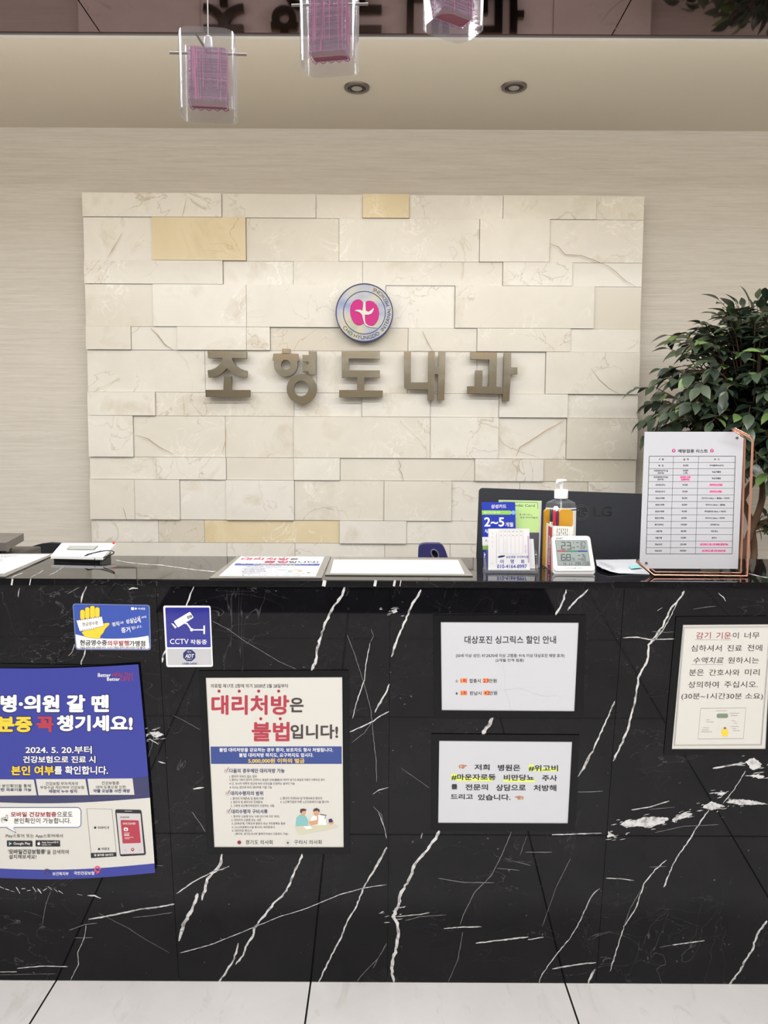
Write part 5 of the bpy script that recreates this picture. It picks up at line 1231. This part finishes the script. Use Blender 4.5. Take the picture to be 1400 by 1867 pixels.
# dark office machine at the left end
om = thing('office_machine', 'dark grey office machine with a flat overhanging lid, far left behind the counter', 'printer', (-1.25, 2.2, .7205))
MB().box((-1.26, 2.19, .836), (.42, .30, .23), mat('machine_grey', (70, 66, 62), .5)).build('body', om, bevel=.004)
zl = 1.0; lid = [level(zl).pt(11, 989.6), level(zl).pt(43.5, 972.2)]
x_r, y_f, y_b = lid[1].x, lid[0].y, lid[1].y
MB().prism([(x_r - .40, y_f, zl), (lid[0].x, y_f, zl), (x_r, y_b, zl), (x_r - .40, y_b, zl)], (0, 0, -.022), mat('lid_grey', (104, 98, 92), .5)).build('lid', om, recalc=True, bevel=.002)
MB().box((x_r - .20, (y_f + y_b) / 2 + .01, .966), (.34, .18, .026), M_BLKPL).build('hinge_block', om)
MB().prism([(x_r - .22, y_f + .03, zl + .0105), (x_r - .12, y_f + .03, zl + .0105), (x_r - .09, y_b - .05, zl + .0105), (x_r - .22, y_b - .05, zl + .0105)], (0, 0, -.01), M_BLKPL).build('handle', om, recalc=True)
kb = MB(); rn = random.Random(4)
for i in range(7):
    for j in range(6):
        kb.box((-1.24 + i * .024, 2.06 + j * .03, .954), (.016, .018, .006), rn.choice([M_BLKPL, M_DARK, MATS['machine_grey'], M_GREY]))
kb.build('key_panel', om)

def chair(name, label, cx, cy, back_pts, m, hole=None, thick=.03, group=None):
    t = thing(name, label, 'chair', (cx, cy - .2, 0), group)
    if hole is None: MB().prism(back_pts[::-1], (0, thick, 0), m).build('backrest', t, recalc=True, bevel=.008)
    else: hole(t)
    MB().prism([(cx + x, cy - .22 + y, .47) for x, y in rr(-.22, -.22, .22, .20, .06)], (0, 0, -.06), m).build('seat', t, recalc=True, bevel=.012)
    MB().box((cx, cy + thick + .008, .55), (.05, .012, .34), M_BLKPL).build('back_post', t)
    MB().tube([(cx, cy - .22, .41), (cx, cy - .22, .09)], .022, M_BLKPL, 14).build('gas_column', t)
    for k in range(5):
        a = 2 * math.pi * k / 5 + .3; x, y = cx + .24 * math.cos(a), cy - .22 + .24 * math.sin(a)
        MB().tube([(cx, cy - .22, .10), (x, y, .065)], [.022, .014], M_BLKPL, 8).build('base_leg', t)
        MB().tube([(x - .012, y, .0265), (x + .012, y, .0265)], .026, M_BLKPL, 14).build('caster', t)
zn = Z(740, 970, 14); CY = 2.66
mc = on(upright(CY), zn)
def navy_back(t):
    P = [(318, 700), (312, 632), (318, 480), (325, 400), (345, 340), (378, 312), (420, 295), (500, 284), (680, 282), (850, 285), (890, 298), (930, 325), (962, 368), (990, 420), (1030, 520), (1068, 640), (1130, 900), (1170, 1500), (1100, 1900), (280, 1900), (300, 1200)]
    cxh, cyh = 738, 560
    out = [mc(x, y) for x, y in P]
    ring_ = []
    n = 40

    def hit(a):      # outline point in direction a
        dx, dy = math.cos(a), math.sin(a); best = None
        for (x0, y0), (x1, y1) in zip(P, P[1:] + P[:1]):
            ex, ey = x1 - x0, y1 - y0; den = dx * ey - dy * ex
            if abs(den) < 1e-9: continue
            tt = ((x0 - cxh) * ey - (y0 - cyh) * ex) / den; uu = ((x0 - cxh) * dy - (y0 - cyh) * dx) / den
            if tt > 0 and -1e-6 <= uu <= 1.000001 and (best is None or tt < best): best = tt
        return (cxh + dx * best, cyh + dy * best)
    angs = sorted(set([2 * math.pi * k / n for k in range(n)] + [math.atan2(y - cyh, x - cxh) % (2 * math.pi) for x, y in P])); n = len(angs)
    O = [mc(*hit(a)) for a in angs]
    def hl(a, s=1.0):
        x, y = 78 * s * math.cos(a), 118 * s * math.sin(a); c, q = math.cos(R(-32)), math.sin(R(-32)); return mc(cxh + x * c - y * q, cyh + x * q + y * c)
    H = [hl(a) for a in angs]; d = V((0, .028, 0)); mb = MB(); vs = O + H + [q + d for q in O] + [q + d for q in H]
    mb.add(vs, [[i, n + i, n + (i + 1) % n, (i + 1) % n] for i in range(n)] + [[2 * n + i, 2 * n + (i + 1) % n, 3 * n + (i + 1) % n, 3 * n + i] for i in range(n)]
           + [[i, (i + 1) % n, 2 * n + (i + 1) % n, 2 * n + i] for i in range(n)] + [[n + i, 3 * n + i, 3 * n + (i + 1) % n, n + (i + 1) % n] for i in range(n)], M_NAVYPL)
    mb.build('backrest', t, recalc=True, bevel=.004)
    MB().tube([hl(a, 1.04) + V((0, -.001, 0)) for a in angs], .0022, mat('grey_rim', (112, 110, 140), .35), 8, True).build('hole_rim', t, smooth=True)
    MB().prism([hl(a, 1.0) + V((0, .02, 0)) for a in angs], (0, .004, 0), M_BLKPL).build('hole_liner', t, recalc=True)
chair('office_chair', 'navy seat back with an oval hole, rising over the rear edge of the worktop', .20, CY, None, M_NAVYPL, navy_back)
ch = upright(CY)
bp = [ch.pt(x, y) for x, y in [(44, 1020), (47, 1008), (52, 1001), (60, 995.5), (70, 992.5), (88, 990.2), (110, 991.5), (128, 994), (144, 1000), (152, 1010), (156, 1030)]]
bp += [V((bp[-1].x + .01, CY, .56)), V((bp[0].x - .01, CY, .56))]
chair('office_chair', 'black fabric chair back behind the white signature pad', (bp[0].x + bp[10].x) / 2, CY, bp, M_CHAIRB)

# ------------------------------------------------------------------ potted ficus
FX, FY = 1.32, 2.78
ft = thing('potted_ficus', 'bushy dark green potted ficus tree at the right, behind the price list stand', 'plant', (FX, FY, 0))
MB().lathe([(.13, 0.001), (.14, .02), (.175, .33), (.185, .34), (.185, .36), (.165, .36), (.16, .32)], (FX, FY, 0), mat('pot_ceramic', (214, 208, 198), .3), 40).build('pot', ft, smooth=True)
MB().lathe([(.16, .30), (.10, .325), (.02, .33)], (FX, FY, 0), mat('potting_soil', (52, 40, 32), .95, bump=(90, .8)), 24).build('soil', ft, smooth=True)
M_BARK = mat('ficus_bark', (106, 80, 62), .8, bump=(60, .6))
for k in range(3):
    path = []
    for i in range(22):
        z = .32 + i * .040; a = 2 * math.pi * k / 3 + i * .42; r_ = .026 if i < 16 else .026 + (i - 16) * .006
        path.append((FX + r_ * math.cos(a), FY + r_ * math.sin(a), z))
    MB().tube(path, [.017 - i * .0003 for i in range(22)], M_BARK, 10).build('trunk', ft, smooth=True)
rn = random.Random(21)
M_LEAF = mat('ficus_leaf', (66, 80, 62), .30, spec=.5); M_LEAF2 = mat('ficus_leaf_dark', (44, 56, 46), .32, spec=.5); M_LEAF3 = mat('ficus_leaf_young', (104, 130, 74), .4)
br = MB(); lf = MB()
def leaf(p, d, up, L, W, m):
    d = d.normalized(); s = d.cross(up)
    if s.length < 1e-3: s = V((1, 0, 0))
    s.normalize(); n_ = s.cross(d).normalized()
    prof = [(0, 0), (.08, .36), (.2, .76), (.36, 1), (.54, .96), (.7, .72), (.84, .38), (.93, .15), (1, 0)]; q = len(prof)
    mid, lft, rgt = [], [], []
    for t, w in prof:
        c = p + d * (L * t) - n_ * (L * .22 * t * t)
        mid.append(c); lft.append(c + s * (W * w) + n_ * (W * .28 * w)); rgt.append(c - s * (W * w) + n_ * (W * .28 * w))
    vs = mid + lft[1:-1] + rgt[1:-1]; o1, o2 = q, 2 * q - 2; fs = [[0, 1, o1], [0, o2, 1]]
    for i in range(1, q - 2):
        fs.append([i, i + 1, o1 + i, o1 + i - 1]); fs.append([i, o2 + i - 1, o2 + i, i + 1])
    fs.append([q - 2, q - 1, o1 + q - 3]); fs.append([q - 2, o2 + q - 3, q - 1])
    lf.add(vs, fs, m)
CZ = 1.43
def crown_ok(p):
    q = V(((p.x - FX) / .40, (p.y - FY) / .36, (p.z - CZ) / .40)); return q.length < 1.0 + .06 * math.sin(7 * p.x + 11 * p.z)
nbr = 0
while nbr < 400:
    a = rn.uniform(0, 2 * math.pi); el = rn.uniform(-.75, 1.45)
    st_ = V((FX, FY, CZ - .22 + rn.uniform(-.05, .25)))
    dr = V((math.cos(a) * math.cos(el), math.sin(a) * math.cos(el), math.sin(el)))
    R_ = rn.uniform(.6, 1.0); tip = V((FX + dr.x * .36 * R_, FY + dr.y * .31 * R_, CZ + dr.z * .36 * R_ - .02))
    if tip.y > WALL_Y - .08 or tip.z < 1.06: continue
    nbr += 1
    mid_ = (st_ + tip) / 2 + V((0, 0, .05)); path = [st_.lerp(mid_, t).lerp(mid_.lerp(tip, t), t) for t in (0, .25, .5, .75, 1)]
    # the twig droops on past its tip
    dd = (path[-1] - path[-2]).normalized(); tail = path[-1] + (dd + V((0, 0, -.6))).normalized() * rn.uniform(.03, .07); path.append(tail)
    br.tube(path, [.004, .0034, .0028, .0022, .0017, .001], M_BARK, 5)
    nl = rn.randint(9, 13)
    for k in range(nl):
        t = .30 + .70 * k / (nl - 1); f_ = t * (len(path) - 1); i = min(int(f_), len(path) - 2); p_ = path[i].lerp(path[i + 1], f_ - i); tan_ = (path[i + 1] - path[i]).normalized()
        sd = tan_.cross(V((0, 0, 1)));
        if sd.length < .05: sd = V((1, 0, 0))
        sd.normalize(); sg = 1 if k % 2 else -1
        d_ = tan_ * rn.uniform(.4, .9) + sd * sg * rn.uniform(.5, 1.0) + V((rn.uniform(-.3, .3), rn.uniform(-.3, .3), rn.uniform(-.75, .15)))
        if k == nl - 1: d_ = tan_ + V((0, 0, -.3))
        L = rn.uniform(.044, .070); m = rn.choices([M_LEAF, M_LEAF2, M_LEAF3], [.58, .36, .06 if k < nl - 3 else .14])[0]
        if (p_ + d_.normalized() * L).y < WALL_Y - .02: leaf(p_, d_, V((rn.uniform(-.5, .5), rn.uniform(-.6, .2), 1)).normalized(), L, L * rn.uniform(.24, .31), m)
for k in range(9):      # the low shoot to the right of the trunk
    a = rn.uniform(-1.0, .6); st_ = V((FX, FY, .95)); tip = st_ + V((.10 + .12 * rn.random(), -.12 + .22 * rn.random(), rn.uniform(-.02, .10)))
    br.tube([st_, st_.lerp(tip, .5) + V((0, 0, .03)), tip], [.003, .002, .001], M_BARK, 5)
    for i in range(8):
        p_ = st_.lerp(tip, .35 + .65 * i / 7) + V((0, 0, .02)); leaf(p_, (tip - st_) + V((rn.uniform(-.15, .15), rn.uniform(-.15, .15), rn.uniform(-.15, .05))), V((0, -.2, 1)), rn.uniform(.04, .06), .013, rn.choice([M_LEAF, M_LEAF3, M_LEAF]))
br.build('branches', ft, smooth=True); lf.build('foliage', ft, smooth=True)

# ================================================================== pendant lamps
PYL = 1.60
def rsq(hx, hy, r, rz, c, z, n=6):
    out = []
    for x, y in rr(-hx, -hy, hx, hy, r, n):
        out.append(V((c.x + x * math.cos(rz) - y * math.sin(rz), c.y + x * math.sin(rz) + y * math.cos(rz), z)))
    return out
def pendant(px, zoff, rz, label, seed, bar_rz):
    rn = random.Random(seed)
    zb, zt_ = CAM_H + .664 + zoff, CAM_H + .812 + zoff
    c = at(px, 130, PYL); c = V((c.x, PYL, 0))
    t = thing('pendant_lamp', label, 'pendant lamp', (c.x, c.y, zb), 'glass pendant lamps over the counter')
    hx, hy, r, g = .0555, .043, .026, .0022
    n = 28; mb = MB(); rings = [(hx, hy, r, zb), (hx, hy, r, zt_ - .006), (hx - .001, hy - .001, r, zt_), (hx - g, hy - g, r - g, zt_), (hx - g, hy - g, r - g, zb)]
    vs = []; 
    for a, b_, r_, z in rings: vs += rsq(a, b_, r_, rz, c, z)
    k = len(vs) // 5
    mb.add(vs, [[i * k + j, i * k + (j + 1) % k, ((i + 1) % 5) * k + (j + 1) % k, ((i + 1) % 5) * k + j] for i in range(5) for j in range(k)], M_GLASS)
    mb.build('glass_shade', t, smooth=True)
    MB().tube([(c.x, c.y, PLUM_Z - .0005), (c.x, c.y, zb + .155)], .0011, mat('pale_cord', (206, 200, 196), .5), 8).build('cord', t)
    MB().lathe([(.03, 0), (.03, -.012), (.026, -.016), (.004, -.017)], (c.x, c.y, PLUM_Z - .0003), M_STEEL, 28).build('ceiling_canopy', t, smooth=True)
    sz = zb + .124
    MB().lathe([(.003, .028), (.0075, .025), (.0085, .018), (.0085, .004), (.007, 0)], (c.x, c.y, sz), M_WPL, 20).build('socket', t, smooth=True)
    bx_ = V((math.cos(bar_rz), math.sin(bar_rz), 0)); rod = c + V((0, 0, sz - .006))
    MB().tube([rod - bx_ * .076, rod + bx_ * .076], .0024, M_STEEL, 10).build('support_rod', t, smooth=True)
    MB().tube([rod + V((-.022, -.01, .034)), rod + V((0, 0, 0))], .0022, M_BLKPL, 8).build('clip', t)
    ix, iy, z0, z1 = .036, .020, zb + .020, sz - .002
    sh = MB(); o_ = rsq(ix, iy, .006, rz, c, z0); i_ = rsq(ix - .0015, iy - .0015, .005, rz, c, z0); ot = [V((q.x, q.y, z1)) for q in o_]; it = [V((q.x, q.y, z1)) for q in i_]
    k = len(o_); vs = o_ + ot + it + i_
    sh.add(vs, [[i * k + j, i * k + (j + 1) % k, ((i + 1) % 4) * k + (j + 1) % k, ((i + 1) % 4) * k + j] for i in range(4) for j in range(k)], M_LILAC)
    sh.build('inner_shade', t, recalc=True)
    MB().prism(rsq(ix - .002, iy - .002, .004, rz, c, z0 + .003), (0, 0, -.002), M_MAROON).build('bottom_plate', t, recalc=True)
    # pink thread wound round the inner shade
    th = MB()
    def around(u, grow, z):
        """point on the wound box, u runs round it"""
        P = [(-ix - grow, -iy - grow), (ix + grow, -iy - grow), (ix + grow, iy + grow), (-ix - grow, iy + grow)]
        u = (u % 1) * 4; i = int(u); f = u - i; a, b_ = P[i], P[(i + 1) % 4]; x, y = a[0] + (b_[0] - a[0]) * f, a[1] + (b_[1] - a[1]) * f
        return V((c.x + x * math.cos(rz) - y * math.sin(rz), c.y + x * math.sin(rz) + y * math.cos(rz), z))
    for k in range(46):
        u = rn.random() if k > 20 else rn.choice([.03, .05, .09, .2, .22]) + rn.uniform(-.01, .01); du = rn.uniform(-.012, .012)
        th.tube([around(u, .0012, z1 - .001), around(u + du * .5, .0014, (z0 + z1) / 2), around(u + du, .0012, z0 + rn.choice([.001, .022, .024]))], rn.uniform(.0004, .0008), rn.choice([M_PINK, M_PINK, M_PINKD]), 5)
    for k in range(22):
        z = z1 - .004 - (z1 - z0 - .008) * k / 21 + rn.uniform(-.002, .002)
        th.tube([around(u / 4, .0008, z + rn.uniform(-.0015, .0015)) for u in (0, 1, 2, 3)], rn.uniform(.0004, .0007), rn.choice([M_PINK, M_PINKD, M_PINKD]), 5, True)
    for k in range(18):     # loose loops under the bottom edge
        u = k / 18; th.tube([around(u, .001, z0 + .001), around(u + .02, .0015, z0 - .0022), around(u + .04, .001, z0 + .001)], .0006, M_MAROON, 5)
    th.build('thread_wrap', t)
pendant(380, 0.0, R(6), 'leftmost and lowest glass pendant lamp with pink woven inner shade', 5, R(2))
pendant(601, .094, R(-10), 'middle glass pendant lamp hanging between the other two', 6, R(-2))
pendant(825, .168, R(32), 'rightmost and highest glass pendant lamp, turned on its corner', 7, R(40))
